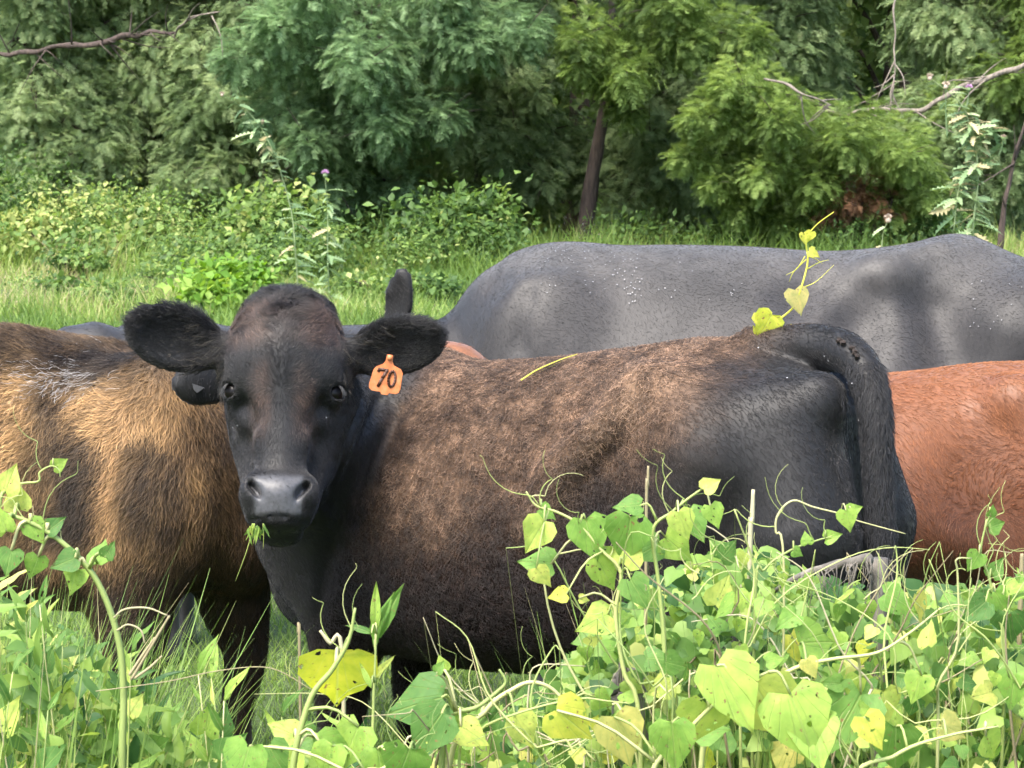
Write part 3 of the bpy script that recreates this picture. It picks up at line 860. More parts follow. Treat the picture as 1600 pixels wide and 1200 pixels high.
# ================================================================== ground
def ground():
    m, nt, p, _ = new_mat('pasture_soil')
    n = noise_tex(nt, 1.3, 5); r = ramp(nt, [(.3, (.045, .075, .018)), (.55, (.075, .12, .03)), (.75, (.11, .11, .045))], n.outputs[0])
    n2 = noise_tex(nt, 60, 4); mx = nd(nt, 'ShaderNodeMixRGB', blend_type='MULTIPLY'); mx.inputs[0].default_value = .7
    r2 = ramp(nt, [(.3, (.35, .35, .35)), (.7, (1.3, 1.3, 1.3))], n2.outputs[0])
    nt.links.new(r.outputs[0], mx.inputs[1]); nt.links.new(r2.outputs[0], mx.inputs[2]); nt.links.new(mx.outputs[0], p.inputs['Base Color'])
    p.inputs['Roughness'].default_value = .95
    b = nd(nt, 'ShaderNodeBump'); b.inputs['Distance'].default_value = .03; nt.links.new(n2.outputs[0], b.inputs['Height']); nt.links.new(b.outputs[0], p.inputs['Normal'])
    gx = np.concatenate([np.linspace(-60, -16, 14), np.linspace(-15, 15, 91), np.linspace(16, 60, 14)]); gy = np.concatenate([np.linspace(-30, 1, 20), np.linspace(1.5, 45, 130), np.linspace(47, 90, 30)])
    X, Y = np.meshgrid(gx, gy); V = np.stack([X, Y, ground_z(X, Y)], -1).reshape(-1, 3)
    w = len(gx); i = np.arange(len(gy) - 1)[:, None] * w + np.arange(w - 1)[None]
    F = np.stack([i, i + 1, i + w + 1, i + w], -1).reshape(-1, 4)
    tag(mesh_obj('ground', V, F, m), kind='structure')
ground()
# ================================================================== trees behind the pasture
def leaf_mat(name, stops, trans=.35, rough=.55, attr='tint', spec=.3, rnd=False, inst=False):
    """foliage: colour by a per-leaf value, part of the light passes through"""
    m, nt, p, out = new_mat(name)
    if rnd:
        a = nd(nt, 'ShaderNodeObjectInfo'); fac = a.outputs['Random']
    else:
        a = nd(nt, 'ShaderNodeAttribute', attribute_name=attr, attribute_type='INSTANCER' if inst else 'GEOMETRY'); fac = a.outputs['Fac']
    r = ramp(nt, stops, fac)
    nt.links.new(r.outputs[0], p.inputs['Base Color'])
    p.inputs['Roughness'].default_value = rough; p.inputs['Specular IOR Level'].default_value = spec
    t = nd(nt, 'ShaderNodeBsdfTranslucent'); hs = nd(nt, 'ShaderNodeHueSaturation'); hs.inputs['Saturation'].default_value = 1.1; hs.inputs['Value'].default_value = 1.5; hs.inputs['Hue'].default_value = .485
    nt.links.new(r.outputs[0], hs.inputs['Color']); nt.links.new(hs.outputs[0], t.inputs[0])
    mx = nd(nt, 'ShaderNodeMixShader'); mx.inputs[0].default_value = trans
    nt.links.new(p.outputs[0], mx.inputs[1]); nt.links.new(t.outputs[0], mx.inputs[2]); nt.links.new(mx.outputs[0], out.inputs[0])
    return m

def bark_mat(name, a, b):
    m, nt, p, _ = new_mat(name)
    tc = nd(nt, 'ShaderNodeTexCoord'); mp = nd(nt, 'ShaderNodeMapping'); mp.inputs['Scale'].default_value = (22, 22, 4)
    n = nd(nt, 'ShaderNodeTexNoise'); n.inputs['Scale'].default_value = 1.5; n.inputs['Detail'].default_value = 5
    nt.links.new(tc.outputs['Object'], mp.inputs[0]); nt.links.new(mp.outputs[0], n.inputs[0])
    r = ramp(nt, [(.3, a), (.7, b)], n.outputs[0]); nt.links.new(r.outputs[0], p.inputs['Base Color'])
    p.inputs['Roughness'].default_value = .9
    bu = nd(nt, 'ShaderNodeBump'); bu.inputs['Distance'].default_value = .02; nt.links.new(n.outputs[0], bu.inputs['Height']); nt.links.new(bu.outputs[0], p.inputs['Normal'])
    return m

M_bark = bark_mat('cedar_bark', (.025, .017, .014), (.075, .052, .042))
M_deadwood = bark_mat('dead_wood', (.10, .085, .07), (.24, .20, .165))
M_cedar_blue = leaf_mat('cedar_blue_green', [(0, (.075, .130, .060)), (.5, (.165, .265, .125)), (1, (.33, .46, .25))], .45, inst=True)
M_cedar_lime = leaf_mat('cedar_yellow_green', [(0, (.065, .110, .030)), (.5, (.150, .230, .060)), (1, (.30, .40, .13))], .42, inst=True)
M_cedar_dark = leaf_mat('cedar_grey_green', [(0, (.10, .155, .070)), (.5, (.195, .275, .125)), (1, (.36, .44, .23))], .48, inst=True)
M_cedar_rust = leaf_mat('cedar_rust', [(0, (.09, .045, .022)), (1, (.19, .10, .05))], .15, inst=True)
M_broad = leaf_mat('broad_leaf', [(0, (.05, .10, .025)), (.5, (.11, .19, .045)), (.8, (.20, .29, .075)), (1, (.36, .40, .14))], .38)
M_broad_far = leaf_mat('wood_leaf', [(0, (.07, .12, .035)), (.5, (.14, .21, .065)), (1, (.28, .34, .13))], .45)
M_lime = leaf_mat('lime_leaf', [(0, (.07, .16, .02)), (.5, (.13, .26, .035)), (1, (.24, .36, .07))], .4)

def blade_spray(rng, n=12, length=1.0, droop=.25):
    """flat feathery spray of one juniper twig: thin diamond blades on both sides of an axis along +x"""
    V, F = [], []
    def blade(p, d, w, up):
        d = np.asarray(d, float); s = norm(np.cross(d, up)) * w
        i = len(V)
        V.extend([p, p + d * .45 + s, p + d, p + d * .45 - s]); F.append([i, i + 1, i + 2, i + 3])
    ax = np.array([[t, 0.0, -droop * t * t] for t in np.linspace(0, 1, n + 1)])
    for i in range(n):
        up = norm(np.array([0, 0, 1.0]) + rng.normal(size=3) * .35)
        p = ax[i]
        L = .42 * (1 - .65 * (i / n)) * (.75 + .5 * rng.random())
        for sd in (-1, 1):
            d = norm(np.array([.75, sd * .8, -.1]) + rng.normal(size=3) * .22) * L
            blade(p, d, .012 + .010 * rng.random(), up)
            for q in range(4):
                f = .22 + .2 * q
                e = norm(d + np.array([.3, sd * .25 * (1 if q % 2 else -1.2), 0]) + rng.normal(size=3) * .10) * L * .38
                blade(p + d * f, e, .016, up)
        if i % 2 == 0: blade(p, (ax[min(i + 2, n)] - p), .02, up)
    V = np.array(V); V *= length
    return V, np.array(F)

SPRAYS = [blade_spray(np.random.default_rng(50 + i)) for i in range(6)]

def place(templ, P, D, U, S, tint):
    """many copies of a template: axis +x along D, +z towards U, scaled S; returns V, F, tint"""
    TV, TF = templ
    D = norm(D); Y = norm(np.cross(U, D)); Z = np.cross(D, Y)
    V = (TV[None, :, 0, None] * D[:, None] + TV[None, :, 1, None] * Y[:, None] + TV[None, :, 2, None] * Z[:, None]) * S[:, None, None] + P[:, None]
    n = len(TV)
    F = TF[None] + (np.arange(len(P)) * n)[:, None, None]
    return V.reshape(-1, 3), F.reshape(-1, TF.shape[1]), np.repeat(tint, n)

_GN = {}
def spray_group(mat):
    """node group that sets one of the six sprays on every point of a crown"""
    if mat.name in _GN: return _GN[mat.name]
    g = bpy.data.node_groups.new('sprays_' + mat.name, 'GeometryNodeTree')
    g.interface.new_socket('Geometry', in_out='INPUT', socket_type='NodeSocketGeometry'); g.interface.new_socket('Geometry', in_out='OUTPUT', socket_type='NodeSocketGeometry')
    N = g.nodes.new; gi, go = N('NodeGroupInput'), N('NodeGroupOutput'); ins = N('GeometryNodeInstanceOnPoints'); jo = N('GeometryNodeJoinGeometry')
    for V, F in SPRAYS:
        me = bpy.data.meshes.new('spray'); me.from_pydata([tuple(v) for v in V], [], [tuple(int(i) for i in f) for f in F]); me.materials.append(mat)
        o = bpy.data.objects.new('spray', me); oi = N('GeometryNodeObjectInfo'); oi.inputs['Object'].default_value = o
        ti = N('GeometryNodeGeometryToInstance'); g.links.new(oi.outputs['Geometry'], ti.inputs[0]); g.links.new(ti.outputs[0], jo.inputs[0])
    def attr(name, typ):
        a = N('GeometryNodeInputNamedAttribute'); a.data_type = typ; a.inputs['Name'].default_value = name
        return a.outputs['Attribute']
    ins.inputs['Pick Instance'].default_value = True
    g.links.new(gi.outputs[0], ins.inputs['Points']); g.links.new(jo.outputs[0], ins.inputs['Instance'])
    g.links.new(attr('pick', 'INT'), ins.inputs['Instance Index']); g.links.new(attr('turn', 'QUATERNION'), ins.inputs['Rotation']); g.links.new(attr('size', 'FLOAT'), ins.inputs['Scale'])
    g.links.new(ins.outputs[0], go.inputs[0])
    _GN[mat.name] = g
    return g

def quats(M):
    """rotation matrices (n,3,3), columns = axes -> quaternions (n,4) wxyz"""
    n = len(M); K = np.empty((n, 4, 4)); a = M
    K[:, 0] = np.stack([a[:,0,0]-a[:,1,1]-a[:,2,2], a[:,1,0]+a[:,0,1], a[:,2,0]+a[:,0,2], a[:,2,1]-a[:,1,2]], 1)
    K[:, 1] = np.stack([a[:,1,0]+a[:,0,1], a[:,1,1]-a[:,0,0]-a[:,2,2], a[:,2,1]+a[:,1,2], a[:,0,2]-a[:,2,0]], 1)
    K[:, 2] = np.stack([a[:,2,0]+a[:,0,2], a[:,2,1]+a[:,1,2], a[:,2,2]-a[:,0,0]-a[:,1,1], a[:,1,0]-a[:,0,1]], 1)
    K[:, 3] = np.stack([a[:,2,1]-a[:,1,2], a[:,0,2]-a[:,2,0], a[:,1,0]-a[:,0,1], a[:,0,0]+a[:,1,1]+a[:,2,2]], 1)
    w, v = np.linalg.eigh(K / 3); q = v[:, :, -1]
    return q[:, [3, 0, 1, 2]]

def spray_crown(pts, mat, root):
    P, D, U, S, T, C_ = (np.concatenate([p[i] for p in pts]) for i in range(6))
    X = norm(D); Y = norm(np.cross(U, X)); Z = np.cross(X, Y)
    Q = quats(np.stack([X, Y, Z], 2))
    me = bpy.data.meshes.new('crown'); me.vertices.add(len(P)); me.vertices.foreach_set('co', P.astype(np.float32).ravel())
    point_attr(me, 'tint', T); point_attr(me, 'size', S)
    a = me.attributes.new('pick', 'INT', 'POINT'); a.data.foreach_set('value', C_.astype(np.int32))
    a = me.attributes.new('turn', 'QUATERNION', 'POINT'); a.data.foreach_set('value', Q.astype(np.float32).ravel())
    o = bpy.data.objects.new('crown', me); COL.objects.link(o); put_under(o, root)
    o.modifiers.new('sprays', 'NODES').node_group = spray_group(mat)
    return o

def plume_points(base, tip, rad, n, rng, hang=.35):
    """positions and directions of sprays on a drooping bough"""
    base, tip = np.asarray(base, float), np.asarray(tip, float)
    ax = tip - base; L = np.linalg.norm(ax); a = ax / L
    mid = (base + tip) / 2 + np.array([0, 0, .10 * L])
    t = rng.random(n) ** .75
    c = ((1 - t) ** 2)[:, None] * base + (2 * t * (1 - t))[:, None] * mid + (t ** 2)[:, None] * tip
    prof = rad * (np.sin(np.pi * np.clip(t * .86 + .10, 0, 1)) ** .7)
    r = norm(rng.normal(size=(n, 3)) * np.array([1, 1, .8]))
    k = rng.random(n) ** .45
    # clumps: pull towards a few centres
    P = c + r * (prof * k)[:, None]
    D = norm(r * .75 + a * .55 + np.array([0, 0, -hang]) + rng.normal(size=(n, 3)) * .25)
    U = norm(r + np.array([0, 0, .9]) + rng.normal(size=(n, 3)) * .3)
    return P, D, U

def cedar(label, base, height, plumes, mat, seed, trunk_r=.12, lean=(0, 0), dens=1.6, spray=.155, bare=0, group='cedars along the wood edge', trunkpts=None):
    """plumes: (base xyz, tip xyz, radius, count, tint offset)"""
    rng = np.random.default_rng(seed)
    base = np.asarray(base, float)
    root = empty('cedar_tree', tuple(base)); tag(root, label, 'tree', group)
    tp = trunkpts if trunkpts is not None else [base + (0, 0, -.1), base + np.array([lean[0] * .3, lean[1] * .3, height * .35]), base + np.array([lean[0] * .8, lean[1] * .8, height * .7]), base + np.array([lean[0], lean[1], height])]
    V, F = tube(tp, np.linspace(trunk_r, trunk_r * .25, len(tp)), 10, 24)
    V += (vnoise(V, 9)[:, None] - .5) * .03
    mesh_obj('trunk', V, F, M_bark, root)
    tpi = spline(tp, 60)
    limbs = Acc(); pts = []
    for (b, t, r, n, off) in plumes:
        b, t = np.asarray(b, float), np.asarray(t, float)
        # limb from the trunk out through the plume
        i = np.argmin(np.linalg.norm(tpi - (b + np.array([0, 0, -.25])), axis=1)); s = tpi[i]
        m1 = (s + b) / 2 + np.array([0, 0, .06]); q = b + (t - b) * .85
        limbs.add(*tube([s, m1, b, (b + t) / 2 + np.array([0, 0, .06]), q], [.035, .030, .024, .014, .005], 6, 14))
        for w in range(5):
            o = b + (t - b) * rng.random(); d = norm(rng.normal(size=3)) * r * .95
            limbs.add(*tube([o, o + d * .5 + (0, 0, .02), o + d], [.009, .006, .002], 4, 5))
        n = int(n * dens)
        P, D, U = plume_points(b, t, r, n, rng)
        S = spray * (.65 + .7 * rng.random(n))
        tint = np.clip(.42 + off + .45 * (fbm(P, 2.2, seed) - .5) * 2 + .26 * rng.normal(size=n), 0, 1)
        ch = rng.integers(0, len(SPRAYS), n)
        pts.append((P, D, U, S, tint, ch))
    limbs.build('limbs', M_bark, root)['kind'] = 'stuff'
    spray_crown(pts, mat, root)['kind'] = 'stuff'
    return root

def rand_plumes(rng, base, h0, h1, reach, n, cnt, off=0., rad=(.35, .6), front=True):
    out = []
    base = np.asarray(base, float)
    for i in range(n):
        a = rng.random() * 2 * np.pi
        if front and rng.random() < .65: a = -np.pi / 2 + rng.normal() * .9
        z = h0 + (h1 - h0) * rng.random(); k = 1 - .6 * (z - h0) / max(h1 - h0, .1)
        d = np.array([math.cos(a), math.sin(a), 0])
        r0, r1 = reach * k * .35, reach * k * (.75 + .4 * rng.random())
        out.append((base + d * r0 + (0, 0, z + .2), base + d * r1 + (0, 0, z - .15), rad[0] + (rad[1] - rad[0]) * rng.random(), cnt, off + .1 * rng.normal()))
    return out

def gp(px, D):
    """ground point under a pixel column at distance D"""
    x = (px - 800) / F_PX * D
    return np.array([x, D, float(ground_z(x, D))])

def cedars():
    rng = np.random.default_rng(5)
    # the bluish cedar in the left centre
    b = gp(560, 24.5)
    pl = [(at(560, 120, 24.2), at(360, 90, 22.8), .55, 620, .15), (at(520, 60, 24), at(420, 40, 22.6), .5, 520, .2), (at(600, 80, 24), at(560, 110, 22.4), .65, 700, .1), (at(640, 60, 24.2), at(740, 70, 22.8), .55, 560, .1),
          (at(560, 200, 24.3), at(480, 230, 22.9), .5, 480, -.05), (at(590, 200, 24.3), at(600, 200, 22.6), .5, 480, -.05), (at(600, 140, 24.4), at(700, 190, 23.0), .5, 420, -.1), (at(540, 160, 24.2), at(400, 190, 23.2), .38, 320, .05),
          (at(560, 10, 24), at(480, -20, 22.6), .6, 420, .1), (at(620, 0, 24), at(700, 0, 22.8), .6, 420, .05), (at(700, 30, 24), at(830, 60, 22.9), .5, 420, .1), (at(560, 260, 24.4), at(520, 290, 23.2), .4, 260, -.15), (at(590, 280, 24.4), at(640, 310, 23.4), .35, 220, -.2)]
    pl += rand_plumes(rng, b, 3.2, 5.5, 1.9, 10, 220)
    cedar('blue-green feathery cedar rising behind the thistle in the left centre', b, 6.5, pl, M_cedar_blue, 11, .15, (.1, 0))
    # the yellow-green one with hanging boughs at the right
    b = gp(1330, 24.0)
    pl = [(at(1240, 190, 23.6), at(1080, 190, 22.4), .40, 520, .2), (at(1200, 140, 23.4), at(1130, 140, 22.4), .36, 420, .25), (at(1230, 180, 23.4), at(1220, 200, 22.2), .42, 460, .1), (at(1180, 250, 23.4), at(1060, 250, 22.6), .30, 300, .15),
          (at(1180, 280, 23.5), at(1110, 290, 22.6), .30, 300, .2), (at(1250, 260, 23.5), at(1180, 280, 22.4), .36, 340, .05), (at(1330, 210, 23.6), at(1320, 230, 22.4), .48, 520, .05), (at(1380, 230, 23.6), at(1420, 250, 22.4), .42, 480, .25),
          (at(1400, 260, 23.6), at(1450, 310, 22.6), .34, 360, .2), (at(1290, 270, 23.4), at(1270, 300, 22.4), .38, 360, -.1), (at(1200, 310, 23.5), at(1150, 330, 22.8), .30, 260, 0), (at(1230, 330, 23.5), at(1220, 360, 22.8), .3, 220, -.2), (at(1380, 300, 23.5), at(1400, 340, 22.8), .32, 220, .0)]
    cedar('yellow-green cedar with domed hanging boughs at the right', b, 1.5, pl, M_cedar_lime, 12, .08, (0, .2), spray=.135)
    rp = [(at(1340, 300, 23.3), at(1330, 320, 22.5), .34, 300, 0), (at(1290, 310, 23.3), at(1290, 340, 22.6), .26, 200, 0), (at(1400, 300, 23.3), at(1390, 330, 22.7), .25, 160, 0)]
    cedar('dying cedar sapling with rust-brown needles under the hanging boughs', gp(1345, 23.2), 1.4, rp, M_cedar_rust, 13, .05, spray=.11, dens=.6)
    # dark trunk in the middle, branches high up
    b = gp(915, 24.3)
    tp = [at(905, 420, 24.3), at(918, 330, 24.3), at(930, 250, 24.3), at(945, 160, 24.3), at(955, 40, 24.4), at(960, -150, 24.5)]
    pl = [(at(960, 110, 24.1), at(900, 110, 22.9), .30, 260, .1), (at(980, 90, 24.1), at(980, 130, 22.8), .38, 320, 0), (at(1000, 60, 24.2), at(1090, 70, 23.0), .42, 420, .05), (at(1080, 50, 24.2), at(1180, 70, 23.2), .42, 360, .0),
          (at(940, 60, 24), at(900, 70, 22.9), .35, 260, .1), (at(1000, 20, 24), at(1060, 10, 23), .5, 360, -.05), (at(960, 150, 24.1), at(985, 185, 23.2), .22, 140, 0.05)]
    pl += rand_plumes(rng, b + (0, .2, 0), 3.4, 5.5, 1.9, 10, 220, -.05)
    cedar('dark-trunked cedar in the centre with olive boughs arching overhead', b, 6.5, pl, M_cedar_lime, 14, .105, trunkpts=tp)
    # shadowy cedars
    for i, (px, D, lab, off, mat, n) in enumerate([
        (60, 25.5, 'grey-green cedar at the left edge behind the dead limb', .15, M_cedar_dark, 22), (230, 26.0, 'dull grey-green cedar between the left edge and the blue-green cedar', .2, M_cedar_dark, 22),
        (380, 25.6, 'slim dark cedar whose trunk stands beside the leafy undergrowth at left', .05, M_cedar_dark, 18), (760, 25.4, 'deep shaded cedar left of the bare dark trunk', .02, M_cedar_dark, 26),
        (1060, 25.8, 'dark cedar behind the yellow-green hanging boughs', .02, M_cedar_dark, 22), (1210, 26.5, 'tall dark cedar behind the bare twigs at upper right', 0, M_cedar_dark, 24),
        (1500, 25.6, 'dark cedar standing behind the tall thistle at right', .0, M_cedar_dark, 24), (1640, 25.2, 'bright green cedar leaning in at the upper right corner', .1, M_cedar_lime, 16)]):
        r2 = np.random.default_rng(100 + i)
        b = gp(px, D)
        lo = 1.7 if mat is M_cedar_lime else (.55 if px < 500 else .45)
        pl = rand_plumes(r2, b, lo, 3.4, 1.35, n + 10, 190, off + .05, (.35, .6)) + rand_plumes(r2, b, 3.2, 6.0, 1.5, 10, 130, off, (.4, .65))
        cedar(lab, b, 6.8, pl, mat, 60 + i, .13, (.15 * r2.normal(), .1))
cedars()

def leaf_quad():
    """folded ovate leaf, 4 triangles as two quads"""
    V = np.array([[0, 0, 0], [.5, .32, .06], [1, 0, -.12], [.5, -.32, .06], [.45, 0, -.03]], float)
    return V, np.array([[0, 4, 2, 1], [0, 3, 2, 4]])
LEAFQ = leaf_quad()

def leafy(name, label, cat, base, blobs, mat, seed, size=.06, stems=8, group=None, kind=None):
    """broad-leaved shrub: blobs = (centre, radii, count, tint offset)"""
    rng = np.random.default_rng(seed); base = np.asarray(base, float)
    root = empty(name, tuple(base)); tag(root, label, cat, group, kind)
    fol = Acc(); st = Acc()
    for c, r, n, off in blobs:
        c = np.asarray(c, float); r = np.asarray(r, float)
        d = norm(rng.normal(size=(n, 3))); k = rng.random(n) ** .4
        # uneven outline
        k = k * (.45 + 1.0 * vnoise(d * 2.6 + c, 1.8, seed)); k[rng.random(n) < .06] *= 1.5
        P = c + d * r * k[:, None]
        P[:, 2] = np.maximum(P[:, 2], ground_z(P[:, 0], P[:, 1]) + .02)
        D = norm(d * .6 + rng.normal(size=(n, 3)) * .6 + np.array([0, 0, -.25])); U = norm(d * .4 + np.array([0, -.25, 1.0]) + rng.normal(size=(n, 3)) * .35)
        bz = .6 + .9 * rng.random(); off = off + .16 * rng.normal(); n_ = n
        S = size * bz * (.4 + 1.1 * rng.random(n)); tint = np.clip(.28 + off + (fbm(P, 3, seed) - .5) * 1.2 + .24 * rng.normal(size=n), 0, 1)
        fol.add(*place(LEAFQ, P, D, U, S, tint))
        for i in range(max(2, stems // max(1, len(blobs)))):
            e = c + norm(rng.normal(size=3)) * r * .7
            s = base + np.array([rng.normal() * .1, rng.normal() * .05, 0])
            st.add(*tube([s, (s + e) / 2 + rng.normal(size=3) * .05, e], [.012, .008, .003], 4, 6))
    st.build('stems', M_bark, root); fol.build('foliage', mat, root, smooth=False)
    return root

def undergrowth():
    sh = 'shrubs at the foot of the wood'
    def bl(px, py, D, rx, rz, n, off=0, ry=None): return (at(px, py, D), (rx, ry or rx * .8, rz * 1.1), int(n * 1.5), off)
    leafy('shrub', 'pale-leaved shrub at the left edge under the grey cedars', 'shrub', gp(60, 24), [bl(20, 310, 23.5, .9, .55, 1500, .2), bl(110, 350, 23.2, .8, .4, 1300, .25), bl(30, 370, 23, .8, .3, 900, .2), bl(180, 370, 23.2, .6, .25, 700, .15)], M_broad, 301, .070, group=sh)
    leafy('shrub', 'yellow-green shrub at the foot of the slim cedar trunk at left', 'shrub', gp(240, 24), [bl(190, 330, 23.6, .6, .35, 800, .1), bl(240, 340, 23.4, .5, .3, 800, .35), bl(170, 385, 22.6, .7, .2, 700, .1)], M_broad, 302, .066, group=sh)
    leafy('shrub', 'broad leafy green shrub beside the thistles at left centre', 'shrub', gp(390, 22), [bl(340, 370, 22, .75, .38, 1500, .15), bl(420, 360, 22, .7, .45, 1500, .2), bl(480, 400, 21, .6, .4, 1200, .05), bl(390, 420, 20.5, .7, .3, 1100, .15), bl(300, 420, 21, .6, .25, 900, .1)], M_broad, 303, .068, group=sh)
    leafy('shrub', 'low bright lime shrub just above the head of the heifer', 'shrub', gp(350, 18.5), [bl(350, 450, 18.4, .36, .20, 1100, .2), bl(325, 470, 18.0, .25, .14, 500, .3), bl(400, 440, 18.6, .22, .16, 400, .1)], M_lime, 304, .06, group=sh)
    leafy('shrub', 'green shrub behind the dark ear left of the grey cow', 'shrub', gp(700, 22.5), [bl(700, 370, 22.2, .75, .42, 1500, .1), bl(740, 345, 22.5, .5, .35, 900, .15), bl(640, 400, 21.5, .5, .28, 900, .05), bl(760, 400, 21.8, .5, .3, 800, .0)], M_broad, 305, .064, group=sh)
    leafy('shrub', 'dim shrub in the shade of the deep cedar', 'shrub', gp(600, 24), [bl(600, 370, 23.8, .6, .3, 900, -.1), bl(540, 350, 23.8, .5, .3, 700, -.1)], M_broad, 306, .064, group=sh)
    leafy('shrub', 'dim green shrub along the back of the grey cow', 'shrub', gp(1050, 24), [bl(1000, 370, 23.8, .7, .25, 800, -.2), bl(1150, 380, 23.6, .7, .2, 700, -.1)], M_broad, 307, .062, group=sh)
    leafy('shrub', 'leafy shrub behind the withers of the grey cow at right', 'shrub', gp(1450, 23), [bl(1450, 360, 23, .5, .25, 700, .0), bl(1330, 365, 22.8, .6, .2, 700, -.1)], M_broad, 308, .062, group=sh)
    wg = 'low weeds on the slope'
    for k, (px, py, D, where) in enumerate([(60, 440, 20.0, 'near the left edge'), (165, 455, 19.0, 'above the left ear of the heifer'), (250, 425, 20.5, 'left of the lime shrub'), (560, 445, 19.5, 'right of the thistles'), (110, 400, 21.5, 'below the pale-leaved shrub'), (650, 440, 19.5, 'beside the upright dark ear')]):
        leafy('low_weed', 'low scruffy green weed clump on the slope ' + where, 'weed', gp(px, D), [bl(px, py, D, .30, .10, 260, .1), bl(px + 35, py + 8, D - .2, .22, .08, 160, -.05)], M_broad, 340 + k, .055, group=wg)
undergrowth()

def far_wood():
    """the closed wood behind: leafy trees one after another"""
    k = 0
    labs = ['leafy tree deep in the wood behind the grey cedars at left', 'leafy tree deep in the wood left of the blue-green cedar', 'leafy tree deep in the wood behind the blue-green cedar', 'leafy tree deep in the wood left of the bare dark trunk', 'leafy tree deep in the wood right of the bare dark trunk', 'leafy tree deep in the wood behind the domed boughs', 'leafy tree deep in the wood behind the tall thistle', 'leafy tree deep in the wood behind the right edge']
    for i, px in enumerate((-60, 180, 420, 660, 900, 1130, 1380, 1640)):
        rng = np.random.default_rng(400 + i)
        D = 29 + 3.5 * (i % 2)
        b = gp(px, D)
        root = empty('wood_tree', tuple(b)); tag(root, labs[i], 'tree', 'trees deep in the wood')
        V, F = tube([b - (0, 0, .1), b + (rng.normal() * .2, 0, 3), b + (rng.normal() * .4, 0, 7)], [.20, .15, .06], 8, 14); mesh_obj('trunk', V, F, M_bark, root)
        fol = Acc(); lm = Acc()
        for q in range(26):
            z = .6 + 8.4 * (q / 25) ; a = rng.random() * 6.28; rr = (1.7 if z < 6 else 1.2) * rng.random() ** .5
            c = b + np.array([math.cos(a) * rr, math.sin(a) * rr, z]); n = 420 if z < 4.5 else 260
            d = norm(rng.normal(size=(n, 3))); kk = rng.random(n) ** .4
            P = c + d * np.array([.95, .95, .6]) * kk[:, None]
            Dv = norm(d + rng.normal(size=(n, 3)) * .5 + (0, 0, -.4)); U = norm(np.array([0, -.2, 1.0]) + rng.normal(size=(n, 3)) * .5)
            fol.add(*place(LEAFQ, P, Dv, U, .17 * (.5 + rng.random(n)), np.clip(.4 + .25 * rng.normal(size=n), 0, 1)))
            lm.add(*tube([b + (0, 0, max(z - .8, .2)), (b + c) / 2 + (0, 0, z / 2), c], [.05, .03, .01], 4, 5))
        lm.build('limbs', M_bark, root); fol.build('crown', M_broad_far, root, smooth=False)
    # the mass of the wood behind them all
    rng = np.random.default_rng(9); n = 34000
    x = rng.uniform(-16, 16, n); y = 37 + 3.5 * rng.random(n); z = 1.0 + 11 * rng.random(n) ** 1.1
    P = np.stack([x, y, z], 1); tint = np.clip(.35 + .5 * (fbm(P, .8, 3) - .5) + .2 * rng.normal(size=n), 0, 1)
    fol = Acc(); fol.add(*place(LEAFQ, P, norm(rng.normal(size=(n, 3)) + (0, -.3, -.3)), norm(rng.normal(size=(n, 3)) * .6 + (0, -.7, .5)), .5 * (.6 + rng.random(n)), tint))
    tag(fol.build('far_wood', M_broad_far, None, False), 'dense dark wood closing the view behind all the trees', 'wood', kind='stuff')
far_wood()

def dead_limbs():
    def limb(label, pts, r, twigs, seed, mat=M_deadwood):
        rng = np.random.default_rng(seed)
        root = empty('dead_branch', tuple(pts[0])); tag(root, label, 'branch', 'bare dead branches in the cedars')
        V, F = tube(pts, r, 8, 60); V += (np.stack([vnoise(V, 5, seed + q) for q in (0, 31, 67)], 1) - .5) * np.array([.05, .05, .09]); mesh_obj('limb', V, F, mat, root)
        sp = spline(pts, 40)
        for i in range(twigs):
            k = rng.integers(6, 39); o = sp[k]; d = norm(norm(sp[min(k + 1, 39)] - sp[k - 1]) * .8 + rng.normal(size=3) * .6) * (.25 + .45 * rng.random())
            v, f = tube([o, o + d * .5 + rng.normal(size=3) * .03, o + d], [.010, .006, .002], 4, 7); mesh_obj('twig', v, f, mat, root)
    limb('thick dark dead limb reaching in from the left edge', [at(-60, 95, 24.6), at(60, 78, 24.0), at(150, 66, 23.6), at(210, 54, 23.4), at(275, 46, 23.2)], [.022, .024, .030, .026, .014], 20, 1, M_bark)
    limb('pale thin twig bending up from the tip of the dead limb', [at(270, 52, 23.2), at(290, 34, 22.9), at(315, 28, 22.8), at(345, 22, 22.7)], [.012, .011, .009, .005], 3, 2)
    limb('long fallen bough slanting behind the tall thistle at right', [at(1230, 178, 23.7), at(1340, 176, 23.6), at(1440, 168, 23.4), at(1520, 130, 23.3), at(1620, 92, 23.2)], [.008, .02, .026, .028, .03], 16, 3, M_deadwood)
    limb('white barkless branch above the domed boughs', [at(1195, 126, 22.1), at(1235, 138, 22.0), at(1275, 155, 21.9), at(1300, 165, 21.9)], [.012, .011, .009, .005], 4, 4)
    limb('thin pale vertical branch hanging at upper right', [at(1400, -20, 23.2), at(1396, 60, 23.1), at(1398, 110, 23.0), at(1392, 150, 23.0)], [.011, .009, .008, .004], 9, 5)
    limb('thin forked stem leaning at the right edge', [at(1560, 400, 22.6), at(1570, 330, 22.6), at(1585, 250, 22.6), at(1605, 180, 22.6)], [.03, .028, .02, .012], 5, 7, M_bark)
dead_limbs()
# ================================================================== grass
M_grass = leaf_mat('pasture_grass', [(0, (.07, .13, .03)), (.45, (.15, .245, .055)), (.75, (.26, .35, .09)), (.9, (.35, .34, .15)), (1, (.42, .36, .21))], .4, .6)

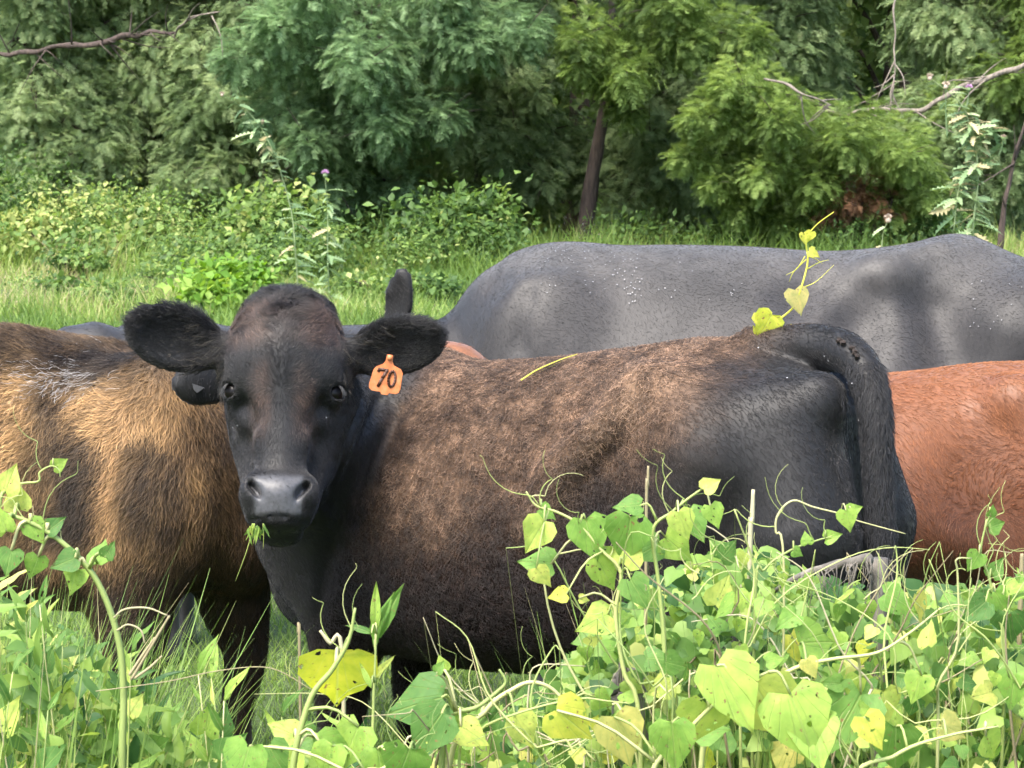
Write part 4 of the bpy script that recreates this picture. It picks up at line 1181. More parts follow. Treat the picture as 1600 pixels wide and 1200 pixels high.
def blade_templates(rng, n=5, segs=3, b0=.25, b1=.6):
    out = []
    for i in range(n):
        t = np.linspace(0, 1, segs + 1); bend = b0 + b1 * rng.random(); w = np.array([1, .9, .6, 0.06])[:segs + 1] * .5 if segs == 3 else np.array([1, .7, .06]) * .5
        x = bend * t ** 2; z = t * (1 - .25 * bend * t)
        L = np.stack([x, -w, z], 1); R = np.stack([x, w, z], 1)
        V = np.empty((2 * (segs + 1), 3)); V[0::2] = L; V[1::2] = R
        F = np.array([[2*k, 2*k+1, 2*k+3, 2*k+2] for k in range(segs)])
        out.append((V, F))
    return out
BL = blade_templates(np.random.default_rng(1), 5, 3, .05, .30); BL2 = blade_templates(np.random.default_rng(2), 5, 2)

def grass_pieces(P, h, w, tint, rng, templ, lean=.25):
    acc = Acc(); n = len(P)
    a = rng.random(n) * 6.283; ch = rng.integers(0, len(templ), n)
    tilt = rng.normal(size=(n, 2)) * lean
    for k, (TV, TF) in enumerate(templ):
        m = ch == k
        if not m.any(): continue
        c, s = np.cos(a[m])[:, None], np.sin(a[m])[:, None]
        bx = TV[None, :, 0] * h[m, None]; by = TV[None, :, 1] * w[m, None]; bz = TV[None, :, 2] * h[m, None]
        X = bx * c - by * s + tilt[m, :1] * bz; Y = bx * s + by * c + tilt[m, 1:] * bz
        V = np.stack([X, Y, bz], -1) + P[m][:, None]
        F = TF[None] + (np.arange(m.sum()) * len(TV))[:, None, None]
        acc.add(V.reshape(-1, 3), F.reshape(-1, 4), np.repeat(tint[m], len(TV)))
    return acc

def pasture():
    rng = np.random.default_rng(21)
    # far slope
    n = 120000
    y = 8 + 16.8 * rng.random(n) ** .85; x = (rng.random(n) * 2 - 1) * (.25 * y + 1.2)
    # clumpy
    P = np.stack([x, y, np.zeros(n)], 1); cl = fbm(P, 1.1, 5); keep = rng.random(n) < .35 + 1.0 * cl
    P = P[keep]; cl = cl[keep]; n = len(P); P[:, 2] = ground_z(P[:, 0], P[:, 1]) - .01
    dry = fbm(P, .9, 40)
    h = (.08 + .20 * rng.random(n)) * (.15 + 1.7 * cl); w = .006 + .009 * rng.random(n)
    dz = np.exp(-(((P[:, 1] - 19.3) / 1.3) ** 2)) * sstep(-2.2, -3.6, P[:, 0])
    tint = np.clip(.40 + .17 * rng.normal(size=n) + 1.5 * (dry - .5) + .55 * dz * (rng.random(n) < .6), 0, 1)
    h = h * (1 + 1.1 * sstep(19.5, 22.5, P[:, 1]) * (fbm(P, 1.6, 77) > .5) * rng.random(n)); tint = np.clip(tint + .12 * sstep(19, 22, P[:, 1]), 0, 1)
    tag(grass_pieces(P, h, w, tint, rng, BL2, .3).build('slope_grass', M_grass, None, False), 'rough green and straw-coloured grass on the slope up to the wood', 'grass', kind='stuff')
    # turf under the cattle
    n = 70000
    y = 3.3 + 5.2 * rng.random(n); x = (rng.random(n) * 2 - 1) * (.28 * y + .9)
    P = np.stack([x, y, ground_z(x, y) - .01], 1); cl = fbm(P, 4, 8)
    h = (.03 + .07 * rng.random(n)) * (.5 + cl); w = .003 + .004 * rng.random(n)
    tint = np.clip(.5 + .14 * rng.normal(size=n) + .5 * (fbm(P, 2, 9) - .5), 0, .86)
    tag(grass_pieces(P, h, w, tint, rng, BL2, .4).build('turf', M_grass, None, False), 'short bright grass under the cattle', 'grass', kind='stuff')
    # tall weeds and grass in the near left corner
    n = 4200
    px = -140 + 780 * rng.random(n) ** 1.5; D = rng.uniform(2.75, 3.9, n); x = (px - 800) / F_PX * D
    top = np.interp(px, [-140, 0, 120, 230, 320, 400, 560, 640], [890, 905, 955, 1085, 1190, 1240, 1200, 1150])
    ok = rng.random(n) < np.interp(px, [150, 220, 310, 440, 470], [1, .6, .10, .12, .5]); px, D, x, top = px[ok], D[ok], x[ok], top[ok]; n = len(px)
    topz = CAM_H - (top - 350) * D / F_PX
    h = np.clip(topz, .25, 1) * (.55 + .5 * rng.random(n))
    P = np.stack([x, D, ground_z(x, D) - .01], 1)
    tint = np.clip(.50 + .22 * rng.normal(size=n), 0, 1)
    tag(grass_pieces(P, h, .003 + .0055 * rng.random(n), tint, rng, BL, .18).build('tall_grass', M_grass, None, False), 'tall tangled grass in the near left corner', 'grass', kind='stuff')
pasture()
# ================================================================== vines and weeds in the foreground
def vein_leaf_mat(name, stops, trans=.4, wear=.0):
    """big near leaves: object-wise colour, paler veins from leaf coordinates, blotches"""
    m, nt, p, out = new_mat(name)
    oi = nd(nt, 'ShaderNodeObjectInfo'); r = ramp(nt, stops, oi.outputs['Random'])
    tc = nd(nt, 'ShaderNodeTexCoord'); sx = nd(nt, 'ShaderNodeSeparateXYZ'); nt.links.new(tc.outputs['Object'], sx.inputs[0])
    ab = nd(nt, 'ShaderNodeMath', operation='ABSOLUTE'); nt.links.new(sx.outputs[1], ab.inputs[0])
    mid = nd(nt, 'ShaderNodeMapRange'); mid.inputs[1].default_value = .0; mid.inputs[2].default_value = .022; mid.inputs[3].default_value = 1; mid.inputs[4].default_value = 0
    nt.links.new(ab.outputs[0], mid.inputs[0])
    # curved side veins: |y| / (x + .25)
    ad = nd(nt, 'ShaderNodeMath', operation='ADD'); ad.inputs[1].default_value = .30; nt.links.new(sx.outputs[0], ad.inputs[0])
    dv = nd(nt, 'ShaderNodeMath', operation='DIVIDE'); nt.links.new(ab.outputs[0], dv.inputs[0]); nt.links.new(ad.outputs[0], dv.inputs[1])
    ml = nd(nt, 'ShaderNodeMath', operation='MULTIPLY'); ml.inputs[1].default_value = 3.4; nt.links.new(dv.outputs[0], ml.inputs[0])
    fr = nd(nt, 'ShaderNodeMath', operation='PINGPONG'); fr.inputs[1].default_value = .5; nt.links.new(ml.outputs[0], fr.inputs[0])
    sv = nd(nt, 'ShaderNodeMapRange'); sv.inputs[1].default_value = .44; sv.inputs[2].default_value = .5; sv.inputs[3].default_value = 0; sv.inputs[4].default_value = .55
    nt.links.new(fr.outputs[0], sv.inputs[0])
    mxv = nd(nt, 'ShaderNodeMath', operation='MAXIMUM'); nt.links.new(mid.outputs[0], mxv.inputs[0]); nt.links.new(sv.outputs[0], mxv.inputs[1])
    n = noise_tex(nt, 3.5, 4); bl = ramp(nt, [(.35, (.72, .80, .70)), (.65, (1.25, 1.15, 1.1))], n.outputs[0])
    c1 = nd(nt, 'ShaderNodeMixRGB', blend_type='MULTIPLY'); c1.inputs[0].default_value = .8; nt.links.new(r.outputs[0], c1.inputs[1]); nt.links.new(bl.outputs[0], c1.inputs[2])
    c2 = nd(nt, 'ShaderNodeMixRGB'); c2.inputs[2].default_value = (.34, .42, .14, 1)
    vs = nd(nt, 'ShaderNodeMath', operation='MULTIPLY'); vs.inputs[1].default_value = .45; nt.links.new(mxv.outputs[0], vs.inputs[0])
    nt.links.new(vs.outputs[0], c2.inputs[0]); nt.links.new(c1.outputs[0], c2.inputs[1])
    # small brown spots of wear
    n2 = noise_tex(nt, 11, 2); sp = ramp(nt, [(.64, (0, 0, 0)), (.72, (1, 1, 1))], n2.outputs[0])
    c3 = nd(nt, 'ShaderNodeMixRGB'); c3.inputs[2].default_value = (.20, .13, .05, 1); nt.links.new(sp.outputs[0], c3.inputs[0]); nt.links.new(c2.outputs[0], c3.inputs[1])
    nt.links.new(c3.outputs[0], p.inputs['Base Color']); p.inputs['Roughness'].default_value = .58; p.inputs['Specular IOR Level'].default_value = .28
    b = nd(nt, 'ShaderNodeBump'); b.inputs['Strength'].default_value = .4; b.inputs['Distance'].default_value = .05; b.invert = True
    nt.links.new(mxv.outputs[0], b.inputs['Height']); nt.links.new(b.outputs[0], p.inputs['Normal'])
    t = nd(nt, 'ShaderNodeBsdfTranslucent'); hs = nd(nt, 'ShaderNodeHueSaturation'); hs.inputs['Saturation'].default_value = 1.1; hs.inputs['Value'].default_value = 1.6; hs.inputs['Hue'].default_value = .485
    nt.links.new(c3.outputs[0], hs.inputs['Color']); nt.links.new(hs.outputs[0], t.inputs[0])
    mx = nd(nt, 'ShaderNodeMixShader'); mx.inputs[0].default_value = trans
    nt.links.new(p.outputs[0], mx.inputs[1]); nt.links.new(t.outputs[0], mx.inputs[2])
    # insect holes
    loc = nd(nt, 'ShaderNodeVectorMath', operation='ADD'); nt.links.new(tc.outputs['Object'], loc.inputs[0]); cb = nd(nt, 'ShaderNodeVectorMath', operation='SCALE'); nt.links.new(oi.outputs['Location'], cb.inputs[0]); cb.inputs['Scale'].default_value = 37.0; nt.links.new(cb.outputs[0], loc.inputs[1])
    for q in (n, n2): nt.links.new(loc.outputs[0], q.inputs['Vector'])
    n3 = nd(nt, 'ShaderNodeTexNoise'); n3.inputs['Scale'].default_value = 5.5; n3.inputs['Detail'].default_value = 1.5; nt.links.new(loc.outputs[0], n3.inputs['Vector'])
    ho = nd(nt, 'ShaderNodeMath', operation='GREATER_THAN'); ho.inputs[1].default_value = .70; nt.links.new(n3.outputs[0], ho.inputs[0])
    tr = nd(nt, 'ShaderNodeBsdfTransparent'); mh = nd(nt, 'ShaderNodeMixShader'); nt.links.new(ho.outputs[0], mh.inputs[0]); nt.links.new(mx.outputs[0], mh.inputs[1]); nt.links.new(tr.outputs[0], mh.inputs[2])
    nt.links.new(mh.outputs[0], out.inputs[0])
    return m
M_vine_leaf = vein_leaf_mat('vine_leaf', [(0, (.07, .16, .04)), (.4, (.15, .28, .055)), (.75, (.28, .40, .08)), (1, (.46, .49, .13))])
M_yellow_leaf = vein_leaf_mat('yellowing_leaf', [(0, (.40, .44, .06)), (.5, (.47, .48, .09)), (1, (.42, .38, .15))], .5)
M_vine_mass = leaf_mat('vine_leaf_mass', [(0, (.04, .10, .03)), (.4, (.12, .22, .05)), (.75, (.25, .36, .075)), (1, (.46, .48, .15))], .4, .5)
M_stem = leaf_mat('green_stem', [(0, (.20, .26, .08)), (.6, (.34, .40, .13)), (1, (.46, .44, .22))], .1, .5, rnd=True)
M_drystem = leaf_mat('dry_stem', [(0, (.15, .12, .065)), (.6, (.30, .26, .15)), (1, (.42, .38, .25))], .05, .8, rnd=True)

def heart_leaf(name, fold, droop, twist, wide=1.0, narrow=False):
    if narrow:
        xe = np.array([0, .12, .3, .5, .7, .88, 1.0]); ye = np.array([.0, .085, .125, .12, .085, .04, .0]) * wide; xm = xe.copy()
    else:
        xe = np.array([-.02, -.13, .02, .27, .54, .80, 1.0]); ye = np.array([.03, .24, .455, .47, .31, .115, .0]) * wide
        xm = np.array([0, .015, .09, .28, .54, .80, 1.0])
    V, F = [], []
    for i in range(7):
        for k in (-1, -.5, 0, .5, 1):
            x = xm[i] + (xe[i] - xm[i]) * abs(k) ** 1.3; y = ye[i] * k
            z = fold * abs(y) - droop * x * abs(x) + .05 * math.sin(9 * x + 3 * k + twist * 9) * abs(k) - .5 * fold * abs(y) ** 2 * 2 + twist * x * y
            V.append((x, y, z))
    for i in range(6):
        for k in range(4):
            a = i * 5 + k; F.append((a, a + 1, a + 6, a + 5))
    me = bpy.data.meshes.new(name); me.from_pydata(V, [], F)
    me.polygons.foreach_set('use_smooth', np.ones(len(F), bool))
    return me
HEARTS = [heart_leaf('leaf', .30, .12, .1), heart_leaf('leaf', .15, .25, -.25, 1.1), heart_leaf('leaf', .55, .10, .25, .95), heart_leaf('leaf', -.2, .20, .2, 1.05)]
NARROWS = [heart_leaf('leaf', .4, .35, .1, 1, True), heart_leaf('leaf', .3, .6, -.3, 1.2, True), heart_leaf('leaf', .5, .15, .3, .85, True)]
for me in HEARTS: me.materials.append(M_vine_leaf)
HEARTS_Y = []
for me in HEARTS:
    c = me.copy(); c.materials.clear(); c.materials.append(M_yellow_leaf); HEARTS_Y.append(c)
for me in NARROWS: me.materials.append(M_vine_leaf)

def put_leaf(parent, base, tipdir, normal, size, mesh, name='leaf'):
    x = norm(tipdir); z = norm(np.asarray(normal, float) - x * np.dot(normal, x)); y = np.cross(z, x)
    o = bpy.data.objects.new(name, mesh); COL.objects.link(o)
    M = Matrix(((x[0], y[0], z[0], base[0]), (x[1], y[1], z[1], base[1]), (x[2], y[2], z[2], base[2]), (0, 0, 0, 1))) @ Matrix.Scale(float(size), 4)
    o.parent = parent
    o.matrix_parent_inverse = parent_world(parent).inverted()
    o.matrix_basis = M
    return o

def img_dir(deg, toward=0.):
    """direction in the picture: 0 right, 90 up, 270 down; toward > 0 leans to the camera"""
    a = math.radians(deg)
    return norm(np.array([math.cos(a), -toward, math.sin(a)]))

def stem(parent, pts, r, name='stem', mat=None, n=None, sides=6):
    r = np.asarray(r, float) if np.ndim(r) else r * np.linspace(1, .22, len(pts)) ** .8
    V, F = tube(pts, r, sides, n or max(8, 5 * len(pts)))
    return mesh_obj(name, V, F, mat or M_stem, parent)

def vine(label, D, path, leaves, r=.004, name='greenbrier_vine', group=None, seed=0, mat=None, tendrils=4, drop=True):
    """path: pixel points (with optional own distance); leaves: (px, py, tip angle, length px, mesh index, yellow)"""
    rng = np.random.default_rng(seed)
    pts = [at(p[0], p[1], p[2] if len(p) > 2 else D) for p in path]
    if drop:      # root it in the ground
        b = pts[0].copy(); g = np.array([b[0] + .03, b[1] + .04, float(ground_z(b[0], b[1])) - .02])
        pts = [g, (g + b) / 2 + np.array([-.01, .02, 0])] + pts
    root = empty(name, tuple(pts[0])); tag(root, label, 'vine' if 'vine' in name else 'weed', group)
    stem(root, pts, r, mat=mat)
    sp = spline(pts, 80)
    for i, lf in enumerate(leaves):
        px, py, ang, ln = lf[:4]; mi = lf[4] if len(lf) > 4 else rng.integers(0, 4); yel = lf[5] if len(lf) > 5 else 0
        d = D + rng.normal() * .03; b = at(px, py, d)
        k = np.argmin(np.linalg.norm(sp - b, axis=1)); s = sp[k]
        if np.linalg.norm(s - b) < .25: stem(root, [s, (s + b) / 2 + np.array([0, 0, .012]), b], [r * .5, r * .4, r * .35], 'leaf_stalk', mat, 6, 4)
        ms = NARROWS if yel == 2 else (HEARTS_Y if yel == 1 else HEARTS)
        put_leaf(root, b, img_dir(ang, .25 * rng.normal()), np.array([.25 * rng.normal(), -1, .45 + .25 * rng.normal()]), ln * d / F_PX, ms[mi % len(ms)])
    for i in range(tendrils):
        k = rng.integers(25, 79); o = sp[k]; a = rng.random() * 6.28; t = np.linspace(0, 1, 12); R = .03 * (1 - t * .8)
        d = norm(np.array([rng.normal(), .3 * rng.normal(), .4 + abs(rng.normal())]))
        q = o + d * (t * (.06 + .05 * rng.random()))[:, None] + np.stack([np.sin(t * 7 + a) * R * t, .2 * np.cos(t * 7 + a) * R * t, np.cos(t * 7 + a) * R * t], 1)
        stem(root, q, .0008, 'tendril', mat, 14, 4)
    return root

G = 'vines in the near thicket'
vine('thick pale shoot arching over at the left edge with small leaves at its bent tip', 2.8, [(192, 1230), (193, 1080), (183, 990), (150, 905), (100, 850), (45, 815), (-10, 800), (-60, 795)],
     [(30, 795, 100, 48), (8, 770, 70, 50), (48, 815, 300, 42), (118, 872, 200, 44), (120, 890, 250, 45), (152, 880, 80, 46), (60, 870, 250, 40), (18, 860, 260, 42), (165, 870, 60, 30), (10, 830, 110, 45), (75, 830, 40, 36)], .0062, seed=1, group=G, tendrils=7)
vine('thin zigzag twig with a pale bud in front of the flank of the brown cow', 2.85, [(-30, 770), (30, 756), (60, 752), (62, 738), (80, 728), (92, 734), (94, 745)], [(84, 730, 30, 26, 0)], .0018, seed=2, group=G, tendrils=1, drop=False)
vine('leafy vine with one big glowing yellow leaf below the chest of the heifer', 2.6, [(455, 1260), (480, 1105), (520, 1045), (545, 1000), (555, 950)],
     [(528, 1020, 266, 135, 0, 1), (560, 1135, 245, 80, 3), (490, 1150, 190, 55), (500, 1160, 340, 60), (460, 1150, 150, 48)], .0055, seed=3, group=G)
vine('vine with a folded round leaf and knobbly tip before the dark belly', 2.65, [(690, 1250), (694, 1160), (705, 1118), (745, 1105), (778, 1080), (790, 1065), (780, 1046)],
     [(690, 1090, 195, 100, 3), (690, 1115, 235, 90, 0), (683, 1050, 60, 22, 2), (694, 1046, 110, 26, 0), (700, 1125, 340, 55), (720, 1135, 330, 55)], .0050, seed=4, group=G)
vine('arched grey-green stem in front of the hind belly', 2.7, [(700, 1210), (760, 1110), (800, 1078), (830, 1066), (862, 1076), (885, 1105), (895, 1150), (930, 1190)], [(805, 1120, 300, 62), (780, 1110, 230, 50), (760, 1120, 190, 45), (930, 1090, 330, 40)], .0042, seed=5, group=G)
vine('straight grass-like shoot with upright lance leaves in front of the foreleg', 2.65, [(582, 1250), (583, 1120), (586, 1040), (588, 990)], [(584, 1010, 82, 92, 0, 2), (587, 1000, 66, 105, 2, 2), (586, 985, 88, 78, 2, 2), (580, 990, 150, 40, 1, 2), (586, 1060, 60, 48, 0, 2), (580, 1075, 115, 46, 2, 2)], .0032, name='lance_leaved_weed', seed=6, tendrils=0)
vine('tall vine with heart leaves reaching up over the flank of the heifer', 2.75, [(1000, 1140), (975, 1050), (962, 960), (970, 895), (940, 860), (905, 820), (870, 800), (838, 790), (822, 768)],
     [(915, 812, 285, 72, 0), (985, 808, 262, 85, 2), (850, 815, 240, 62, 2), (862, 880, 175, 58, 3), (838, 888, 305, 40, 0), (885, 928, 190, 32, 0, 1), (950, 960, 205, 60, 3), (975, 880, 70, 58, 1), (985, 905, 300, 55), (905, 935, 350, 18), (930, 870, 300, 70, 2), (845, 795, 330, 30)], .0036, seed=7, group=G, tendrils=8)
vine('slender vine tip rising highest above the thicket before the dark haunch', 2.75, [(1040, 1080), (1030, 920), (1020, 830), (1050, 800), (1085, 772), (1120, 750)], [(1100, 765, 30, 34, 2), (1060, 800, 290, 50, 2), (1075, 800, 300, 55, 0), (1040, 840, 320, 62), (1030, 850, 210, 55), (1110, 790, 290, 40), (1000, 790, 180, 44)], .0036, seed=8, group=G, tendrils=6)
vine('long bare twig with one pair of leaves in front of the tail', 2.8, [(1225, 900), (1212, 830), (1218, 800), (1240, 782), (1270, 792), (1310, 802), (1335, 812), (1370, 822), (1415, 834)], [(1322, 798, 280, 36, 0), (1325, 800, 20, 26, 2)], .0018, seed=9, group=G, tendrils=2)
vine('forked twig with curled buds before the tail of the heifer', 2.78, [(1180, 940), (1195, 890), (1235, 860), (1275, 845), (1300, 838)], [(1262, 850, 100, 22), (1290, 842, 20, 28, 2), (1240, 860, 330, 20)], .0026, seed=10, group=G, tendrils=3)
vine('curling vine tip in front of the red flank at the right edge', 2.8, [(1570, 1040), (1555, 960), (1545, 900), (1532, 870), (1538, 830), (1548, 800)], [(1548, 806, 80, 20, 0), (1530, 865, 240, 36, 0), (1545, 825, 15, 34, 2), (1550, 900, 60, 35, 2), (1555, 925, 300, 48), (1540, 940, 220, 52), (1575, 960, 280, 60), (1590, 930, 80, 40)], .0030, seed=11, group=G, tendrils=6)
vine('low vine with two very large leaves at the bottom right centre', 2.45, [(1010, 1260), (1060, 1160), (1140, 1080), (1200, 1050)], [(1120, 1040, 300, 120, 2), (1180, 1070, 300, 125, 0), (1235, 1085, 292, 120, 3), (1105, 1100, 250, 90), (960, 1120, 290, 90, 0, 1), (870, 1110, 320, 80, 3, 1), (1050, 1130, 275, 85, 2)], .0045, seed=12, group=G, tendrils=3)
vine('creeping vine with a narrow pale leaf lying across the thicket', 2.6, [(1100, 1150), (1180, 1085), (1240, 1045), (1300, 1030), (1370, 1020), (1420, 990), (1470, 950)], [(1250, 1005, 355, 88, 0), (1380, 1080, 280, 62, 1), (1440, 1055, 250, 50), (1345, 1085, 240, 110, 2)], .0040, seed=13, group=G)
vine('low vine with yellowing round leaves in the bottom right corner', 2.45, [(1320, 1260), (1400, 1180), (1480, 1150), (1560, 1135)], [(1400, 1135, 270, 90, 1), (1350, 1120, 300, 60, 0, 1), (1470, 1130, 330, 55, 0, 1), (1265, 1120, 280, 95, 2), (1540, 1150, 300, 60)], .0040, seed=14, group=G)
vine('broad leaves on a short vine at the bottom edge below the heifer', 2.45, [(560, 1260), (600, 1200), (650, 1180)], [(640, 1170, 250, 80, 1), (390, 1165, 250, 80, 1), (420, 1165, 300, 60), (590, 1170, 280, 60), (520, 1165, 260, 70)], .0040, seed=15, group=G)

def lance_weeds():
    """upright weeds with narrow leaves at the left"""
    rng = np.random.default_rng(33)
    spots = [(40, 960, 'left edge, nearest the arching shoot'), (62, 945, 'left, tallest of the narrow-leaved weeds'), (98, 1010, 'left, under the arching shoot'), (20, 1050, 'bottom left, at the very edge'), (130, 1075, 'left, just before the arching shoot foot'),
             (160, 1090, 'left, against the arching shoot'), (230, 1100, 'right of the arching shoot'), (330, 1060, 'in front of the far foreleg of the brown cow'), (310, 1055, 'left of the foreleg of the brown cow'), (350, 1095, 'right of the foreleg of the brown cow'), (75, 1110, 'bottom left, second from the edge'), (260, 1130, 'bottom, below the near foreleg of the brown cow'), (205, 1020, 'close behind the arching shoot'), (440, 1120, 'bottom, left of the yellow leaf')]
    for i, (px, py, where) in enumerate(spots):
        D = 2.7 + .5 * rng.random(); top = at(px, py, D); g = np.array([top[0] + .04 * rng.normal(), D + .03, -.02])
        root = empty('lance_leaved_weed', tuple(g)); tag(root, 'narrow-leaved green weed at ' + where if not where.startswith(('in front', 'left of', 'right of', 'close')) else 'narrow-leaved green weed ' + where, 'weed', 'narrow-leaved weeds in the near left corner')
        pts = [g, (g + top) / 2 + (.03 * rng.normal(), 0, 0), top]
        stem(root, pts, .0028); sp = spline(pts, 40)
        for k in range(13):
            t = .45 + .55 * k / 12; o = sp[int(t * 39)]
            a = 90 + (1 if k % 2 else -1) * (62 - 38 * (k / 12)) + 10 * rng.normal()
            put_leaf(root, o, img_dir(a, .5 * rng.normal()), np.array([.5 * rng.normal(), -1, .9]), (.040 + .04 * rng.random()) * (1.15 - .4 * k / 12), NARROWS[k % 3] if k % 5 else HEARTS[k % 4])
lance_weeds()

def weed_mass():
    """the tangle of small leaves between the weeds at the left"""
    rng = np.random.default_rng(91); acc = Acc()
    for q, me in enumerate((NARROWS[0], NARROWS[1], HEARTS[0])):
        TV = np.array([v.co[:] for v in me.vertices]); TF = np.array([f.vertices[:] for f in me.polygons]); n = (620, 620, 480)[q]
        px = -120 + 680 * rng.random(n) ** 1.15; D = rng.uniform(2.86, 3.6, n)
        top = np.interp(px, [-120, 0, 100, 180, 260, 330, 440, 560], [900, 925, 985, 1045, 1110, 1180, 1200, 1140])
        py = top + (1320 - top) * rng.random(n) ** .9
        ok = rng.random(n) < np.interp(px, [200, 320, 430, 470], [1, .35, .35, .8]); px, py, D = px[ok], py[ok], D[ok]; n = len(px)
        B = np.array([at(a, b, d) for a, b, d in zip(px, py, D)])
        ang = np.radians(90 + 70 * rng.normal(size=n)); Dr = norm(np.stack([np.cos(ang), -.6 * rng.normal(size=n), np.sin(ang)], 1))
        U = norm(np.stack([.7 * rng.normal(size=n), -np.ones(n), .9 + .5 * rng.normal(size=n)], 1))
        S = (.025 + .045 * rng.random(n)) * (1 if q < 2 else .55)
        acc.add(*place((TV, TF), B, Dr, U, S, np.clip(.5 + .27 * rng.normal(size=n), 0, 1)))
    tag(acc.build('weed_leaves', M_vine_mass), 'tangle of small leaves between the weeds in the near left corner', 'weeds', kind='stuff')
weed_mass()

def thicket():
    """the tangle at the right: 300 nearest leaves as leaves, the rest one mass"""
    rng = np.random.default_rng(77)
    root = empty('vine_thicket', (.45, 2.95, 0)); tag(root, 'dense tangle of heart-leaved vines over the fence post at lower right', 'thicket')
    xs = [560, 640, 720, 800, 860, 920, 980, 1060, 1130, 1200, 1290, 1370, 1440, 1520, 1600, 1740]
    ys = [1185, 1165, 1140, 1100, 1060, 985, 930, 880, 850, 860, 905, 915, 915, 915, 895, 880]
    def sample(n, dlo, dhi, pad=0):
        px = rng.uniform(585, 1740, n); t = np.interp(px, xs, ys) + pad
        py = t + (1330 - t) * rng.random(n) ** 1.25
        D = dlo + (dhi - dlo) * rng.random(n)
        # round the top over backwards
        D = D + .25 * np.clip(1 - (py - t) / 120, 0, 1)
        return px, py, D
    # near leaves, spread evenly
    px, py, D = sample(1500, 2.55, 2.9, 8)
    keep = []
    for i in range(len(px)):
        if all((px[i] - px[j]) ** 2 + (py[i] - py[j]) ** 2 > 27 ** 2 for j in keep): keep.append(i)
        if len(keep) == 300: break
    for i in keep:
        b = at(px[i], py[i], D[i]); s = (22 + 32 * rng.random() ** 2) * D[i] / F_PX
        a = 270 + 65 * rng.normal()
        ms = HEARTS_Y if rng.random() < .06 else (NARROWS if rng.random() < .10 else HEARTS)
        put_leaf(root, b, img_dir(a, .45 * rng.normal()), np.array([.6 * rng.normal(), -1, .8 + .5 * rng.normal()]), s * 1.15, ms[rng.integers(0, len(ms))])
    # mass of leaves behind
    me = HEARTS[0]; TV = np.array([v.co[:] for v in me.vertices]); TF = np.array([p.vertices[:] for p in me.polygons])
    me2 = HEARTS[3]; TV2 = np.array([v.co[:] for v in me2.vertices])
    mass = Acc()
    for q, (T, n, dl, dh, pad) in enumerate([(TV, 3400, 2.75, 3.25, 6), (TV2, 3000, 2.85, 3.35, 20)]):
        px, py, D = sample(n, dl, dh, pad)
        B = np.array([at(a, b, d) for a, b, d in zip(px, py, D)])
        ang = np.radians(270 + 75 * rng.normal(size=n)); Dr = norm(np.stack([np.cos(ang), -.5 * rng.normal(size=n), np.sin(ang)], 1))
        U = norm(np.stack([.6 * rng.normal(size=n), -np.ones(n), .9 + .5 * rng.normal(size=n)], 1))
        S = (14 + 26 * rng.random(n) ** 1.7) * D / F_PX * 1.15
        mass.add(*place((T, TF), B, Dr, U, S, np.clip(.45 + .27 * rng.normal(size=n), 0, 1)))  # lower tint paints shaded depth into the inner leaves
    o = mass.build('leaf_mass', M_vine_mass, root); o['kind'] = 'stuff'
    # grass and fine stalks among them
    n = 1500; px = rng.uniform(590, 1720, n); D = rng.uniform(2.7, 3.3, n); top = np.interp(px, xs, ys) + 60
    h = np.clip((CAM_H - (top - 350) * D / F_PX), .2, 1.0) * (.7 + .35 * rng.random(n)); x = (px - 800) / F_PX * D
    gr = grass_pieces(np.stack([x, D, np.zeros(n)], 1), h, .003 + .004 * rng.random(n), np.clip(.55 + .25 * rng.normal(size=n), 0, 1), rng, BL, .14)
    o = gr.build('grass', M_grass, root, False); o['kind'] = 'stuff'
    # stems
    for i in range(75):
        px0 = rng.uniform(620, 1680); t = np.interp(px0, xs, ys); D0 = rng.uniform(2.6, 3.0)
        p0 = np.array([(px0 - 800) / F_PX * D0 + .08 * rng.normal(), D0 + .05, 0]); pts = [p0]
        a = 90 + 25 * rng.normal(); cur = at(px0, min(t + 260, 1240), D0)
        pts.append(cur)
        for k in range(int(rng.integers(3, 6))):
            a += 24 * rng.normal(); cur = cur + img_dir(a, .2 * rng.normal()) * (.05 + .05 * rng.random()); pts.append(cur)
        top = at(px0, t - 50, D0)[2]
        pts = [np.array([p[0], p[1], min(p[2], top)]) for p in pts]
        dry = rng.random() < .45
        stem(root, pts, .0011 + .0014 * rng.random(), 'dry_stem' if dry else 'stem', M_drystem if dry else M_stem, 22, 5)
    for i in range(36):
        px0 = rng.uniform(780, 1640); t = np.interp(px0, xs, ys); o = at(px0, t + 70 * rng.random() + 5, rng.uniform(2.6, 2.9))
        a = rng.random() * 6.28; tt = np.linspace(0, 1, 12); R = .025 * (1 - tt * .7); d = norm(np.array([rng.normal(), .3 * rng.normal(), .8]))
        q = o + d * (tt * (.05 + .05 * rng.random()))[:, None] + np.stack([np.sin(tt * 8 + a) * R * tt, .3 * np.sin(tt * 5) * R, np.cos(tt * 8 + a) * R * tt], 1)
        stem(root, q, .0008, 'tendril', None, 14, 4)
thicket()

